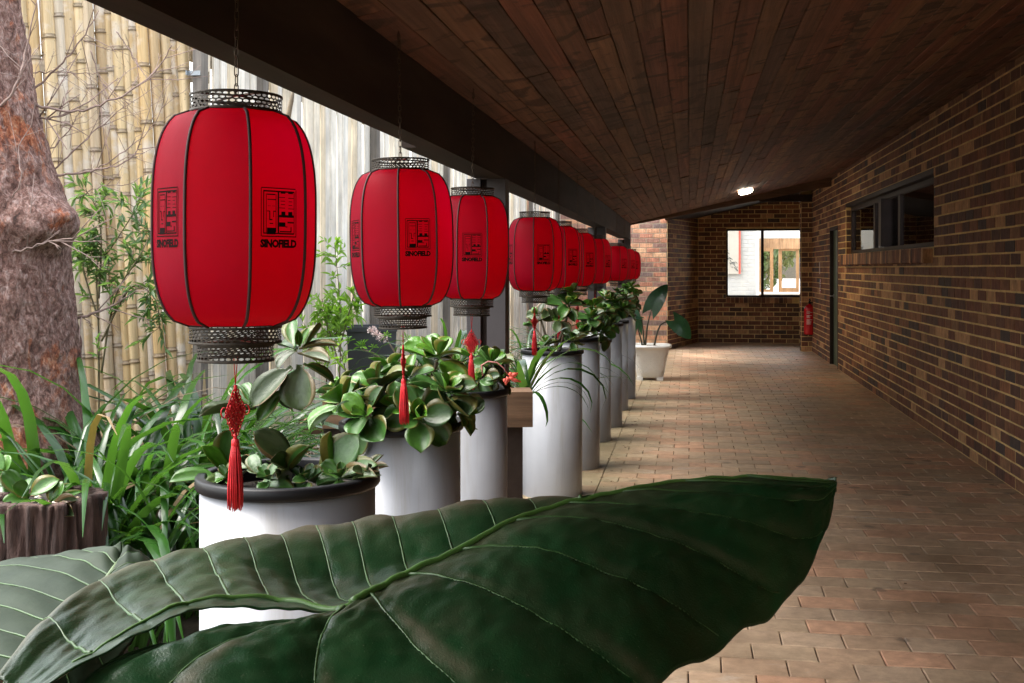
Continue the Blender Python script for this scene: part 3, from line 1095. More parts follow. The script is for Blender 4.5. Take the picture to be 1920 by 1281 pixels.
lo.parent = lamp
lo.location = (0, 0, -.13)

# ------------------------------------------------------------------ fire extinguisher and sign
ex = empty('fire_extinguisher', (2.045, Y20 - .11, .30), 'red fire extinguisher hung on the brick pillar', 'extinguisher')
MB().lathe([(0, 0), (.075, .0), (.09, .012), (.094, .03), (.094, .43), (.085, .475), (.055, .505), (.028, .515), (.022, .53), (0, .53)], 28).build('cylinder', M['redpaint'], ex, True)
v = MB()
v.lathe([(0, .53), (.024, .53), (.024, .56), (.016, .565), (.016, .59), (0, .59)], 12)
v.box(-.012, .012, -.10, .02, .585, .597).box(-.012, .012, -.09, .01, .61, .622).box(-.010, .010, 0, .02, .59, .615)
v.build('valve_handle', M['rim'], ex)
MB().tube([(.02, -.02, .56), (.08, -.06, .55), (.115, -.05, .45), (.112, -.03, .2), (.10, -.03, .12)], .010, 8).build('hose', M['rim'], ex, True)
lb = MB()
rl = random.Random(8)
for i in range(13):
    z = .40 - i * .018
    if i in (3, 7):
        continue
    a0, a1 = radians(232), radians(232 + rl.uniform(30, 62))
    n = 6
    P = [[(.0948 * cos(a0 + (a1 - a0) * k / n), .0948 * sin(a0 + (a1 - a0) * k / n), z + dz) for k in range(n + 1)] for dz in (0, .006)]
    lb.grid(P)
lb.build('printed_label', M['white'], ex)
sg = empty('extinguisher_sign', (XW - .012, 18.60, 1.05), 'small red and white notice plates on the brick beside the green door', 'sign')
MB().box(-.002, .0, 0, .09, 0, .22).build('red_plate', M['redpaint'], sg)
t = MB()
for k in range(5):
    t.box(-.0035, -.002, .02, .07, .03 + k * .036, .045 + k * .036)
t.build('lettering', M['white'], sg)
MB().box(-.002, .0, .10, .15, .30, .50).build('white_plate', M['white'], sg)

# ------------------------------------------------------------------ pots
POTS = [  # s, X, rim z, label
    (839, -.885, .990, 'nearest white pipe planter, cut off by the big dark leaf'),
    (575, -.928, .950, 'second nearest white pipe planter, crowded with dark green jade leaves'),
    (442, -.954, .940, 'third white pipe planter, just in front of the dark twin post'),
    (292, -.872, .925, 'full height white pipe planter with a strappy leaf hanging across it'),
    (257, -.838, .944, 'white pipe planter right behind the one with hanging strappy leaves'),
    (222, -.847, .850, 'slightly shorter white pipe planter, sixth in the row'),
    (204, -.802, .945, 'white pipe planter with black rim showing, seventh in the row'),
    (182.5, -.815, .910, 'slim looking white pipe planter, second last in the row'),
    (167.8, -.787, .935, 'farthest white pipe planter, next to the footed white tub'),
]
pipe = {}
potpos = []
for i, (s, X, z, lab) in enumerate(POTS):
    d = F / s
    Y = (d + X * ST) / CT
    potpos.append(Vector((X, Y, z)))
    p = empty('pipe_planter', (X, Y, 0), lab, 'planter', 'white pipe planters along the walkway')
    R = .1925
    MB().lathe([(R, 0.0), (R, z - .02), (R - .012, z - .02), (R - .012, z - .09)], 64).build('pipe', M['pvc'], p, True)
    pr = [(R - .013, z - .05), (R - .013, z - .006), (R - .009, z), (R + .006, z), (R + .010, z - .004), (R + .011, z - .022), (R + .008, z - .027), (R + .002, z - .027)]
    MB().lathe(pr, 64).build('rim', M['rim'], p, True)
    so = MB()
    P = []
    for a in range(6):
        rr_ = (R - .012) * a / 5
        P.append([(rr_ * cos(2 * pi * k / 24), rr_ * sin(2 * pi * k / 24), z - .045 + .01 * noise.noise(Vector((rr_ * 20, k, i)))) for k in range(24)])
    so.grid(P, close_v=True)
    so.build('soil', M['soil'], p, True)

# ------------------------------------------------------------------ leaves
def spoon(cup=.25, curl=.3, wav=0.0, pointy=.5, nu=9, nv=7, thick=.035, seed=0):
    """fleshy leaf, unit length along +Y, unit width along X, upper face +Z"""
    r = random.Random(seed)
    ph = r.uniform(0, 6)
    top, bot, tn = [], [], []
    for i in range(nu + 1):
        t = i / nu
        wd = .10 + .40 * (sin(pi * min(1, t ** (1.25 + pointy * .4)) ** 1.0) ** .72 if t < 1 else 0)
        if t > .98:
            wd = .02
        if t < .12:
            wd = .10 + .02 * t
        yy_ = sin(t * curl) / curl
        zz = -(1 - cos(t * curl)) / curl
        ra, rb, rt = [], [], []
        for k in range(nv):
            q = k / (nv - 1) * 2 - 1
            x = q * wd
            z = zz + cup * (q * q) * wd * 1.1 + wav * sin(t * 7 + ph) * q
            th = thick * (1 - q * q * .85) * (1 - .5 * t)
            ra.append((x, yy_, z + th * .35))
            rb.append((x, yy_, z - th))
            rt.append(abs(q) if t < .9 else 1)
        top.append(ra); bot.append(rb); tn.append(rt)
    mb = MB()
    mb.grid(top, tones=tn)
    mb.grid([list(reversed(r_)) for r_ in bot], tones=tn)
    # rim joins the two skins
    n = nv
    for side in (0, nv - 1):
        P = [[top[i][side], bot[i][side]] for i in range(nu + 1)]
        mb.grid(P, tone=1)
    mb.grid([top[-1], bot[-1]], tone=1)
    mb.grid([top[0], bot[0]], tone=0)
    return mb


def weld(me, d=1e-4):
    bm = bmesh.new()
    bm.from_mesh(me)
    bmesh.ops.remove_doubles(bm, verts=bm.verts, dist=d)
    bmesh.ops.recalc_face_normals(bm, faces=bm.faces)
    bm.to_mesh(me)
    bm.free()
    return me


SPOON = {}
for key_, mt in (('jade', 'jade'), ('grey', 'jade_grey'), ('pale', 'jade_pale')):
    SPOON[key_] = [weld(spoon(c, k_, w_, p_, seed=i).mesh('leaf', M[mt], True)) for i, (c, k_, w_, p_) in enumerate(
        ((.35, .35, 0, .2), (.5, .15, .03, .5), (.2, .6, .02, .1), (.65, -.35, 0, .6), (.3, .9, .04, .3)))]


def place_leaf(parent, meshes, base, tip, width, up, r, thick=1.0, idx=None):
    base, tip = Vector(base), Vector(tip)
    yv = tip - base
    L_ = yv.length
    yv.normalize()
    up = Vector(up)
    zv = (up - yv * up.dot(yv))
    if zv.length < 1e-3:
        zv = Vector((1, 0, 0)) - yv * yv.x
    zv.normalize()
    xv = yv.cross(zv)
    R = Matrix((xv, yv, zv)).transposed().to_4x4()
    o = bpy.data.objects.new('leaf', meshes[r.randrange(len(meshes)) if idx is None else idx])
    COL.objects.link(o)
    o.parent = parent
    o.matrix_basis = Matrix.Translation(base - parent.location) @ R @ Matrix.Diagonal((width, L_, L_ * thick, 1))
    return o


def rosette(parent, c, rad, n, meshes, r, axis=(0, 0, 1), wide=.62, droop=0.15, inner=None):
    c = Vector(c)
    ax = Vector(axis).normalized()
    Q = Vector((0, 0, 1)).rotation_difference(ax)
    a0 = r.uniform(0, 6.28)
    for i in range(n):
        t = (i + .5) / n
        az = a0 + i * 2.39996 + r.uniform(-.25, .25)
        el = radians(82 - 92 * t ** .8 + r.uniform(-10, 10)) - droop * t
        ln = rad * (.42 + .62 * t ** .7) * r.uniform(.85, 1.12)
        dv_ = Q @ Vector((cos(az) * cos(el), sin(az) * cos(el), sin(el)))
        b = c + ax * (.12 * rad * (1 - t)) + dv_ * rad * .06
        ms = inner if (inner and t < .3) else meshes
        upv = ax * 1.0 - dv_ * .2 + (Q @ Vector((r.uniform(-.3, .3), r.uniform(-.3, .3), 0)))
        if el > radians(55):
            upv = Q @ Vector((-cos(az), -sin(az), .3))
        place_leaf(parent, ms, b, b + dv_ * ln, ln * wide * r.uniform(.85, 1.15), upv, r, .9)


# pot 1: leggy jade, leaves laid out one by one
r1 = random.Random(31)
p1 = potpos[0]
j1 = empty('jade_plant', (p1.x, p1.y, p1.z), 'tall leggy jade plant with big grey green leaves in the nearest pot', 'plant', 'jade plants in the pots')
D1 = F / 839
cr = lambda x, y, dd=0: at(340 + x / 3.37, 580 + y / 3.37, D1 + dd)
st = MB()
st.tube([cr(720, 1010, .03), cr(665, 860, .03), cr(650, 740, .02), cr(670, 620, .01), cr(715, 420, 0), cr(740, 260, 0)], [.016, .014, .0135, .013, .010, .006], 12,
        ripple=lambda i, k: 1 + .08 * sin(k * 2.1 + i))
st.build('stem', M['stemj'], j1, True)
MB().tube([cr(690, 900, .03), cr(560, 760, -.02), cr(480, 640, -.03), cr(440, 600, -.03)], [.008, .007, .006, .004], 8).build('stem', M['stemj'], j1, True)
UPF = Vector((0.1, -.75, .75))
LV = [  # base, tip, width (crop px), tip depth offset, mesh set, up hint
    ((745, 250), (990, 200), 75, .0, 'grey', (0, -.3, 1)), ((770, 240), (905, 118), 105, .05, 'jade', (-.6, -.5, .6)),
    ((750, 235), (800, 112), 62, 0, 'pale', (-.3, -.8, .3)), ((745, 235), (735, 120), 50, -.02, 'pale', (.3, -.8, .3)),
    ((740, 280), (935, 325), 100, -.05, 'grey', (0, -.5, 1)), ((770, 345), (985, 448), 105, .02, 'jade', (.2, -.4, 1)),
    ((755, 350), (745, 640), 235, -.03, 'grey', (0, -1, .15)), ((700, 365), (425, 600), 175, -.03, 'grey', (-.2, -.9, .5)),
    ((730, 260), (572, 335), 95, -.04, 'grey', (0, -.4, 1)), ((720, 240), (700, 60), 120, .06, 'jade', (-.2, -1, .2)),
    ((735, 250), (620, 215), 95, .05, 'jade', (0, -.5, 1)), ((640, 500), (480, 705), 95, -.03, 'jade', (.5, -.6, .6)),
    ((690, 480), (660, 640), 110, .03, 'grey', (0, -1, .1)), ((600, 690), (470, 655), 60, 0, 'jade', (0, -.5, 1)),
    ((470, 625), (112, 655), 95, -.05, 'grey', (0, -.25, 1)), ((440, 600), (305, 490), 95, .02, 'jade', (.5, -.8, .2)),
    ((440, 600), (390, 420), 85, .03, 'jade', (.5, -.9, .2)), ((450, 600), (520, 560), 60, .03, 'jade', (-.3, -.8, .4)),
    ((430, 610), (330, 600), 60, -.04, 'grey', (0, -.8, .6)),
    ((290, 1030), (330, 745), 170, 0, 'jade', (.1, -1, .1)), ((300, 1040), (140, 865), 100, -.06, 'pale', (.6, -.7, .3)),
    ((300, 1020), (215, 830), 90, .03, 'pale', (.5, -.7, .3)), ((240, 1060), (-75, 1060), 130, -.05, 'jade', (0, -.55, .9)),
    ((385, 1060), (150, 1085), 105, -.10, 'grey', (0, -.4, 1)), ((700, 965), (470, 770), 170, -.05, 'grey', (.5, -.8, .3)),
    ((710, 1010), (530, 970), 120, -.08, 'grey', (.2, -.9, .5)), ((500, 1050), (420, 900), 100, .03, 'jade', (.3, -.9, .2)),
    ((650, 1090), (795, 860), 110, -.08, 'jade', (-.7, -.6, .3)), ((700, 1080), (605, 1050), 70, -.12, 'grey', (0, -.4, 1)),
    ((885, 1110), (1075, 775), 240, -.03, 'jade', (-.35, -1, .15)), ((960, 1100), (985, 765), 90, .0, 'pale', (-.9, -.3, .3)), ((930, 1080), (1190, 930), 150, -.08, 'jade', (-.2, -.7, .8)),
    ((1000, 1060), (1150, 985), 110, -.12, 'grey', (0, -.8, .6)), ((1180, 1010), (1275, 915), 70, .02, 'jade', (-.6, -.6, .4)),
    ((1170, 1030), (1305, 985), 55, -.02, 'grey', (0, -.4, 1)), ((970, 960), (882, 785), 70, .03, 'jade', (.4, -.7, .3)),
    ((860, 1100), (740, 1070), 90, -.08, 'jade', (0, -.5, 1)), ((480, 1100), (680, 1060), 120, -.10, 'jade', (0, -.6, 1)),
    ((900, 1090), (790, 960), 90, .04, 'jade', (.4, -.7, .4)), ((560, 1080), (500, 990), 80, .05, 'jade', (.3, -.9, .3)),
]
for b, t, w, dd, ms, up in LV:
    place_leaf(j1, SPOON[ms], cr(*b), cr(*t, dd), w * 1.05 / 3.37 / 839, up, r1, .7)

for (x_, y_, rp_, ms, ax) in ((300, 1080, 46, 'jade', (-.3, -.5, 1)), (560, 1085, 40, 'jade', (0, -.5, 1)), (800, 1090, 44, 'jade', (.1, -.6, 1)), (1010, 1075, 48, 'jade', (.2, -.6, 1)), (1160, 1040, 36, 'grey', (.5, -.5, 1)), (640, 990, 40, 'jade', (0, 0, 1)), (430, 1010, 40, 'grey', (-.2, -.2, 1))):
    rosette(j1, cr(x_, y_, -.06 if y_ > 1030 else .08), rp_ / 839, 8, SPOON[ms], r1, ax, wide=.72)

# pots 2..9: rosettes placed over the rim
ROS = {  # pot index: (u, v, radius px, n, depth offset, set, axis)
    1: [(645, 762, 50, 11, -.10, 'pale', (-.5, -.3, 1)), (706, 735, 56, 12, -.05, 'jade', (-.2, -.3, 1)), (820, 676, 54, 11, .12, 'pale', (.2, -.2, 1)),
        (835, 742, 50, 12, -.12, 'jade', (.4, -.5, 1)), (766, 715, 50, 11, .03, 'jade', (0, -.2, 1)), (690, 782, 52, 9, -.17, 'jade', (-.2, -1, .5)),
        (785, 785, 52, 10, -.17, 'jade', (.2, -1, .5)), (855, 775, 46, 9, -.02, 'jade', (1, -.6, .5)), (745, 765, 48, 9, -.14, 'jade', (0, -1, .6)),
        (640, 745, 44, 8, .08, 'jade', (-.7, .1, 1)), (730, 700, 44, 9, .12, 'pale', (0, .3, 1))],
    2: [(862, 692, 30, 9, 0, 'jade', (-.3, -.3, 1)), (922, 686, 34, 11, -.03, 'jade', (.2, -.3, 1)), (900, 715, 32, 9, -.10, 'jade', (0, -.7, 1)),
        (875, 720, 30, 8, -.06, 'jade', (-.2, -.5, 1)), (932, 715, 28, 8, -.02, 'grey', (.8, -.5, .8)), (890, 670, 28, 8, .1, 'pale', (0, 0, 1))],
    3: [(1063, 575, 32, 10, -.03, 'jade', (.3, -.4, 1)), (1072, 552, 26, 8, 0, 'pale', (.2, 0, 1)), (1026, 648, 22, 8, -.10, 'jade', (0, -.3, 1)),
        (1072, 642, 24, 8, -.08, 'jade', (.2, -.4, 1)), (1012, 592, 26, 7, 0, 'grey', (-.6, -.5, .6)), (1048, 600, 26, 7, -.06, 'grey', (0, -.9, .4)),
        (1000, 610, 20, 6, 0, 'jade', (-.6, -.3, 1))],
    4: [(1110, 600, 30, 12, -.05, 'jade', (.1, -.4, 1)), (1128, 625, 26, 10, -.05, 'jade', (.8, -.6, .5)), (1094, 625, 24, 9, -.08, 'jade', (-.3, -.5, 1)),
        (1112, 576, 24, 8, .05, 'pale', (0, 0, 1))],
    5: [(1128, 590, 28, 12, 0, 'jade', (.2, -.3, 1)), (1140, 610, 24, 10, -.05, 'jade', (.6, -.5, .6)), (1110, 612, 22, 8, 0, 'jade', (-.3, -.3, 1))],
    6: [(1148, 572, 26, 12, 0, 'jade', (.1, -.3, 1)), (1164, 580, 24, 11, -.05, 'jade', (.5, -.4, .8)), (1146, 590, 22, 9, -.05, 'jade', (0, -.8, .6)),
        (1135, 560, 20, 8, .05, 'pale', (-.2, 0, 1)), (1160, 552, 18, 8, .05, 'jade', (.2, 0, 1))],
    7: [(1168, 565, 24, 12, 0, 'jade', (.1, -.3, 1)), (1176, 585, 20, 9, -.05, 'jade', (.5, -.4, .8)), (1158, 575, 18, 8, 0, 'jade', (-.3, -.3, 1))],
    8: [(1180, 555, 22, 11, 0, 'jade', (.2, -.3, 1)), (1184, 575, 20, 10, -.05, 'jade', (.7, -.4, .8)), (1170, 565, 18, 8, .03, 'jade', (-.3, -.3, 1)), (1183, 540, 16, 8, .03, 'pale', (0, 0, 1))],
}
PL = ['', 'dense mound of glossy dark green jade rosettes overflowing the second pot', 'low jade rosettes in the third pot, in front of the dark post',
      'jade plant on a bare knotted stem in the full height pot', 'round leaved jade plant in the fifth pot', 'jade plant half hidden in the sixth pot',
      'bushy dark jade plant in the seventh pot', 'small jade plant in the second last pot', 'jade plant in the farthest pot beside the footed tub']
for i, L_ in ROS.items():
    s = POTS[i][0]
    d0 = F / s
    r = random.Random(60 + i)
    p = empty('jade_plant', potpos[i], PL[i], 'plant', 'jade plants in the pots')
    sm = MB()
    for (u, v, rp, n, dd, ms, ax) in L_:
        c = at(u, v, d0 + dd)
        rosette(p, c, rp / s * (1.38 if i < 3 else 1.25), n, SPOON[ms], r, ax, wide=.74, inner=SPOON['pale'])
        b = potpos[i] + Vector((r.uniform(-.06, .06), r.uniform(-.06, .06), -.04))
        mid = (b + c) / 2 + Vector((r.uniform(-.02, .02), 0, -.01))
        sm.tube([b - potpos[i], mid - potpos[i], c - potpos[i]], [.010, .009, .006], 7)
    sm.build('stem', M['stemj'], p, True)

# ------------------------------------------------------------------ strap-leaved clumps
def strap_mesh(L_, bend, w, mat, seed):
    r = random.Random(seed)
    n = 9
    P, Q = [], []
    x = z = 0
    a = radians(84)
    tw = r.uniform(-.5, .5)
    for i in range(n + 1):
        t = i / n
        ww = w * (.55 + .45 * min(1, t * 4)) * (1 - t ** 4) + .0006
        nx, nz = -sin(a), cos(a)
        fold = ww * .28
        ta = tw * t
        P.append([(x + nx * fold * -1, -ww * cos(ta), z + nz * fold * -1 + ww * sin(ta)), (x, 0, z), (x + nx * fold * -1, ww * cos(ta), z + nz * fold * -1 - ww * sin(ta))])
        x += cos(a) * L_ / n
        z += sin(a) * L_ / n
        a -= bend / n * (.35 + 1.5 * t)
    mb = MB()
    mb.grid(P)
    return mb.mesh('leaf', mat, True)


STR = [strap_mesh(1, b, .0125, M['strap'], i) for i, b in enumerate((1.5, 2.0, 2.5, 2.8, 3.1, 3.5, 2.2, 2.9, 1.8, 3.8))]
STD = [strap_mesh(1, b, .009, M['strap_dry'], i) for i, b in enumerate((2.2, 2.9, 3.3))]


def clump(c, n, l0, l1, label, group, seed, spread=.10, wide=1.0, az=None, dry=.06, tilt=.75, name='strap_leaf_plant', cat='plant'):
    r = random.Random(seed)
    p = empty(name, c, label, cat, group)
    for i in range(n):
        a = r.uniform(0, 2 * pi) if az is None else r.uniform(*az)
        q = r.random() ** .5 * spread
        l = r.uniform(l0, l1)
        dr_ = r.random() < dry
        ms = r.choice(STD) if dr_ else r.choice(STR)
        o = bpy.data.objects.new('leaf', ms)
        COL.objects.link(o)
        o.parent = p
        o.location = (cos(a) * q, sin(a) * q, 0)
        o.rotation_euler = (r.uniform(-.25, .25), r.uniform(-.1, tilt), a + r.uniform(-.3, .3))
        o.scale = (l, l * r.uniform(.8, 1.25) * wide, l)
    return p


g_ = 'strappy clumps below the bamboo screen'
for k, (u, d, n, l0, l1, lab, wd) in enumerate((
        (60, 5.0, 55, .7, 1.05, 'strappy green clump rooted against the tree trunk', 1.3),
        (170, 4.7, 65, .7, 1.05, 'broad arching strap leaf clump right of the tree trunk', 1.3),
        (290, 5.2, 70, .7, 1.05, 'tall strappy clump in front of the bamboo screen, mid bed', 1.2),
        (385, 5.6, 60, .7, 1.1, 'strappy clump reaching towards the nearest lantern tassel', 1.1),
        (255, 4.25, 34, .45, .75, 'low front strappy clump beside the stump planter', 1.2),
        (470, 6.2, 45, .5, .9, 'strappy clump behind the leggy jade plant', 1.1),
        (345, 4.6, 30, .45, .8, 'dark strappy clump left of the nearest white pot', 1.1))):
    c = at(u, 900, d)
    c.z = .02
    clump(c, int(n * 1.6), l0 * 1.45, l1 * 1.5, lab, g_, 200 + k, wide=wd * .95, tilt=.6)
g2 = 'strappy clumps behind the far pots'
for k, (u, d, z, n, lab) in enumerate((
        (835, 7.6, .50, 60, 'pale edged strappy clump left of the dark twin post'),
        (1000, 9.0, .35, 75, 'dark strappy clump right of the twin post, behind the full height pot'),
        (965, 8.2, .25, 60, 'strappy clump hugging the right side of the twin post'),
        (1050, 10.5, .35, 60, 'strappy clump under the middle lanterns'),
        (775, 8.4, .35, 30, 'thin strappy clump behind the jade mound'))):
    c = at(u, 700, d)
    c.z = z
    clump(c, n, .6, 1.0, lab, g2, 300 + k, wide=.9 if k else 1.3, dry=.02)
clump((-.95, 6.35, .70), 14, .45, .75, 'trailing strap leaves hanging from the sleeper end across a white pot', None, 333, spread=.04, az=(-1.1, .5), tilt=.9, wide=2.2, dry=0)

# ------------------------------------------------------------------ garden: sleepers, gravel, dark pot
sl = empty('raised_bed', at_z(600, 815, .17), 'timber sleeper edging holding back gravel behind the jade pots', 'edging')
sl.location.z = 0
SX1 = -1.22 - sl.location.x
MB().box(-.75, SX1, -.04, .06, .05, .30).build('sleeper', M['sleeper'], sl)
MB().box(-.75, SX1, .06, 4.0, .05, .285).build('bed_fill', M['ground'], sl)
gravel = MB()
rg = random.Random(77)
base = sl.location
ico = [(0, 0, 1), (.9, 0, .1), (.2, .85, .1), (-.75, .5, 0), (-.7, -.6, .1), (.3, -.9, 0), (0, 0, -.6)]
icf = [(0, 1, 2), (0, 2, 3), (0, 3, 4), (0, 4, 5), (0, 5, 1), (6, 2, 1), (6, 3, 2), (6, 4, 3), (6, 5, 4), (6, 1, 5)]


def stones(mb, n, fx, fy, z, s0, s1, r):
    for _ in range(n):
        x, y_ = r.uniform(*fx), r.uniform(*fy)
        s = r.uniform(s0, s1)
        Mx_ = Matrix.Translation((x, y_, z + s * .3 + r.uniform(0, s * .5))) @ Matrix.Rotation(r.uniform(0, 6.3), 4, 'Z') @ Matrix.Rotation(r.uniform(-.6, .6), 4, 'X') @ Matrix.Diagonal((s, s * r.uniform(.6, 1), s * r.uniform(.5, .8), 1))
        mb.add([Mx_ @ Vector(v) for v in ico], icf, r.random())


stones(gravel, 5000, (base.x - .75, -1.25), (base.y + .07, base.y + 1.8), .285, .008, .016, rg)
stones(gravel, 5500, (base.x - .75, -1.25), (base.y - 1.6, base.y - .05), .16, .008, .016, rg)
tag(gravel.build('gravel', M['stone']), 'pale brown gravel on both sides of the sleeper edging', 'gravel', kind='stuff')
structure(MB().box(base.x - .75, -1.23, base.y - 1.65, base.y - .041, -.02, .158).build('gravel_bed', M['ground']))

se = empty('timber_bench_end', (-.90, 5.25, 0), 'thick brown sleeper end jutting out between the third and fourth pots', 'sleeper')
se.location = at(965, 770, 5.35)
se.location.z = 0
MB().box(-.9, .08, -.10, .10, .70, .865).build('sleeper', M['sleeper'], se)
MB().box(-.10, .035, -.06, .06, 0, .698).build('leg', M['beam'], se)
MB().box(-.9, -.75, -.06, .06, 0, .698).build('leg', M['beam'], se)
se.rotation_euler = (0, 0, radians(12))

dp = empty('square_planter', at(698, 690, 8.3), 'dark charcoal square planter standing on the gravel by the fence', 'planter')
dp.location.z = .285
mb = MB()
prof = [(.15, 0), (.178, .70), (.186, .70), (.186, .735), (.168, .735), (.16, .60)]
mb.grid([[(r_ * a, r_ * b_, z) for a, b_ in ((-1, -1), (1, -1), (1, 1), (-1, 1))] for r_, z in prof], close_v=True)
mb.build('tub', M['darkpot'], dp)
MB().box(-.15, .15, -.15, .15, .60, .64).build('soil', M['soil'], dp)
dp.rotation_euler = (0, 0, .25)
ae = empty('flowering_succulent', dp.location + Vector((.05, -.25, .0)), 'sprawling succulent with pale pink flower heads in front of the dark planter', 'plant')
ra = random.Random(9)
stm = MB()
DA = 7.95
for (pts, rad) in ((((735, 720), (740, 660), (722, 632)), .008), (((738, 690), (700, 662), (678, 655)), .007), (((745, 700), (752, 650), (760, 640)), .006)):
    stm.tube([at(u, v, DA) - ae.location for u, v in pts], [rad, rad * .9, rad * .7], 7)
stm.build('stem', M['stemj'], ae, True)
SP = [weld(spoon(.2, .2, 0, .9, seed=5, thick=.05).mesh('leaf', M['lance_pale'], True))]
for (u, v, rp, ax) in ((678, 650, 20, (-.4, -.4, 1)), (725, 630, 14, (0, -.2, 1)), (700, 652, 12, (0, -.3, 1)), (762, 636, 16, (.3, -.3, 1)), (655, 640, 14, (-.6, -.3, .8))):
    rosette(ae, at(u, v, DA), rp / (F / DA), 11, SP, ra, ax, wide=.2)
for (u, v) in ((698, 620), (718, 634), (706, 628)):
    fl = MB()
    c0 = at(u, v, DA) - ae.location
    for k in range(60):
        dv_ = Vector((ra.gauss(0, 1), ra.gauss(0, 1), ra.gauss(.3, 1))).normalized()
        p_ = c0 + dv_ * .028
        sd_ = dv_.orthogonal().normalized()
        fl.add([p_ - sd_ * .004, p_ + dv_ * .012 - sd_ * .001, p_ + sd_ * .004], [(0, 1, 2)])
        fl.tube([c0, p_], .0008, 3, cap=False)
    fl.build('flower_head', M['petal'], ae)

# bromeliad flower arching out of pot 3
bf = empty('red_flower_spray', at(915, 712, 4.2), 'arching pink stalk with red flower buds leaning out of the third pot', 'flower')
S3 = lambda u, v: at(u, v, 4.2) - bf.location
MB().tube([S3(905, 705), S3(903, 685), S3(915, 678), S3(932, 680), S3(944, 690), S3(953, 703)], [.003, .003, .003, .0028, .0025, .002], 6).build('stalk', simple('pink_stalk', (.42, .16, .15), .5), bf, True)
bud = MB()
for (a, b_) in (((953, 703), (961, 700)), ((955, 706), (972, 700)), ((954, 708), (966, 711)), ((953, 709), (977, 716)), ((951, 709), (948, 722)), ((949, 710), (944, 716)), ((956, 702), (968, 706)), ((950, 706), (955, 716))):
    bud.tube([S3(*a), (S3(*a) + S3(*b_)) / 2, S3(*b_)], [.002, .0085, .002], 8)
bud.build('bud', M['redflower'], bf, True)

# ------------------------------------------------------------------ stump planter
sp_ = at(88, 960, 4.0)
stp = empty('stump_planter', (sp_.x, sp_.y, 0), 'hollow tree stump planter with dark cracked bark at the left edge', 'planter')
zt = H - (930 - CY) / F * 4.0
mb = MB()
P = []
for i in range(41):
    t = i / 40
    rw_ = []
    for k in range(200):
        a = 2 * pi * k / 200
        R = .205 + .025 * noise.noise(Vector((cos(a) * 1.5, sin(a) * 1.5, t * .8)))
        g = abs(noise.noise(Vector((cos(a) * 5, sin(a) * 5, t * 1.1))))
        R -= .035 * max(0, .22 - g) * 4.5
        R += .008 * noise.noise(Vector((cos(a) * 16, sin(a) * 16, t * 4)))
        rw_.append((R * cos(a), R * sin(a), t * (zt + .012 * noise.noise(Vector((a * 2, 0, 5))))))
    P.append(rw_)
inn = [[(x * .80, y_ * .80, z + .004) for x, y_, z in P[-1]], [(x * .78, y_ * .78, z - .05) for x, y_, z in P[-1]]]
mb.grid(P + inn, close_v=True)
mb.build('bark_shell', simple('stump_bark', (.060, .033, .026), .9, 0, .75, 30, 70, 1.0, .014, stretch=(1, 1, .2)), stp, True)
MB().lathe([(.165, zt - .02), (.1, zt - .012), (0, zt - .008)], 24).build('soil', M['soil'], stp, True)
peb = MB()
stones(peb, 70, (-.13, .10), (-.15, .05), zt - .018, .008, .015, rg)
o = peb.build('pebble', M['stone'], stp); o['kind'] = 'stuff'
js = empty('young_jade', (sp_.x, sp_.y, zt), 'young bright green succulent shoots growing in the stump planter', 'plant')
D4 = 3.95
c4 = lambda x, y_, dd=0: at(x / 2.371, 560 + y_ / 2.371, D4 + dd)
for b, t, w, dd, ms in (((125, 890), (10, 770), 85, .0, 'jade'), ((130, 880), (45, 830), 80, -.05, 'pale'), ((130, 890), (5, 915), 85, -.06, 'pale'), ((120, 870), (110, 780), 60, .04, 'pale'),
                        ((125, 880), (250, 780), 90, .0, 'pale'), ((225, 920), (260, 800), 80, 0, 'pale'), ((225, 930), (365, 905), 55, -.05, 'grey'), ((225, 935), (345, 980), 75, -.08, 'grey'),
                        ((220, 930), (145, 905), 60, -.02, 'grey'), ((235, 910), (360, 835), 35, 0, 'pale'), ((225, 900), (310, 800), 35, 0.02, 'pale'), ((20, 760), (-60, 700), 90, 0, 'pale'), ((20, 780), (20, 690), 70, .03, 'pale')):
    place_leaf(js, SPOON[ms], c4(*b), c4(*t, dd), w / 2.371 / 530, (.1, -.75, .6), r1, .7)
MB().tube([c4(130, 960) - js.location, c4(128, 890) - js.location], [.007, .005], 7).tube([c4(225, 975) - js.location, c4(225, 905) - js.location], [.007, .005], 7).build('stem', M['jade'], js, True)

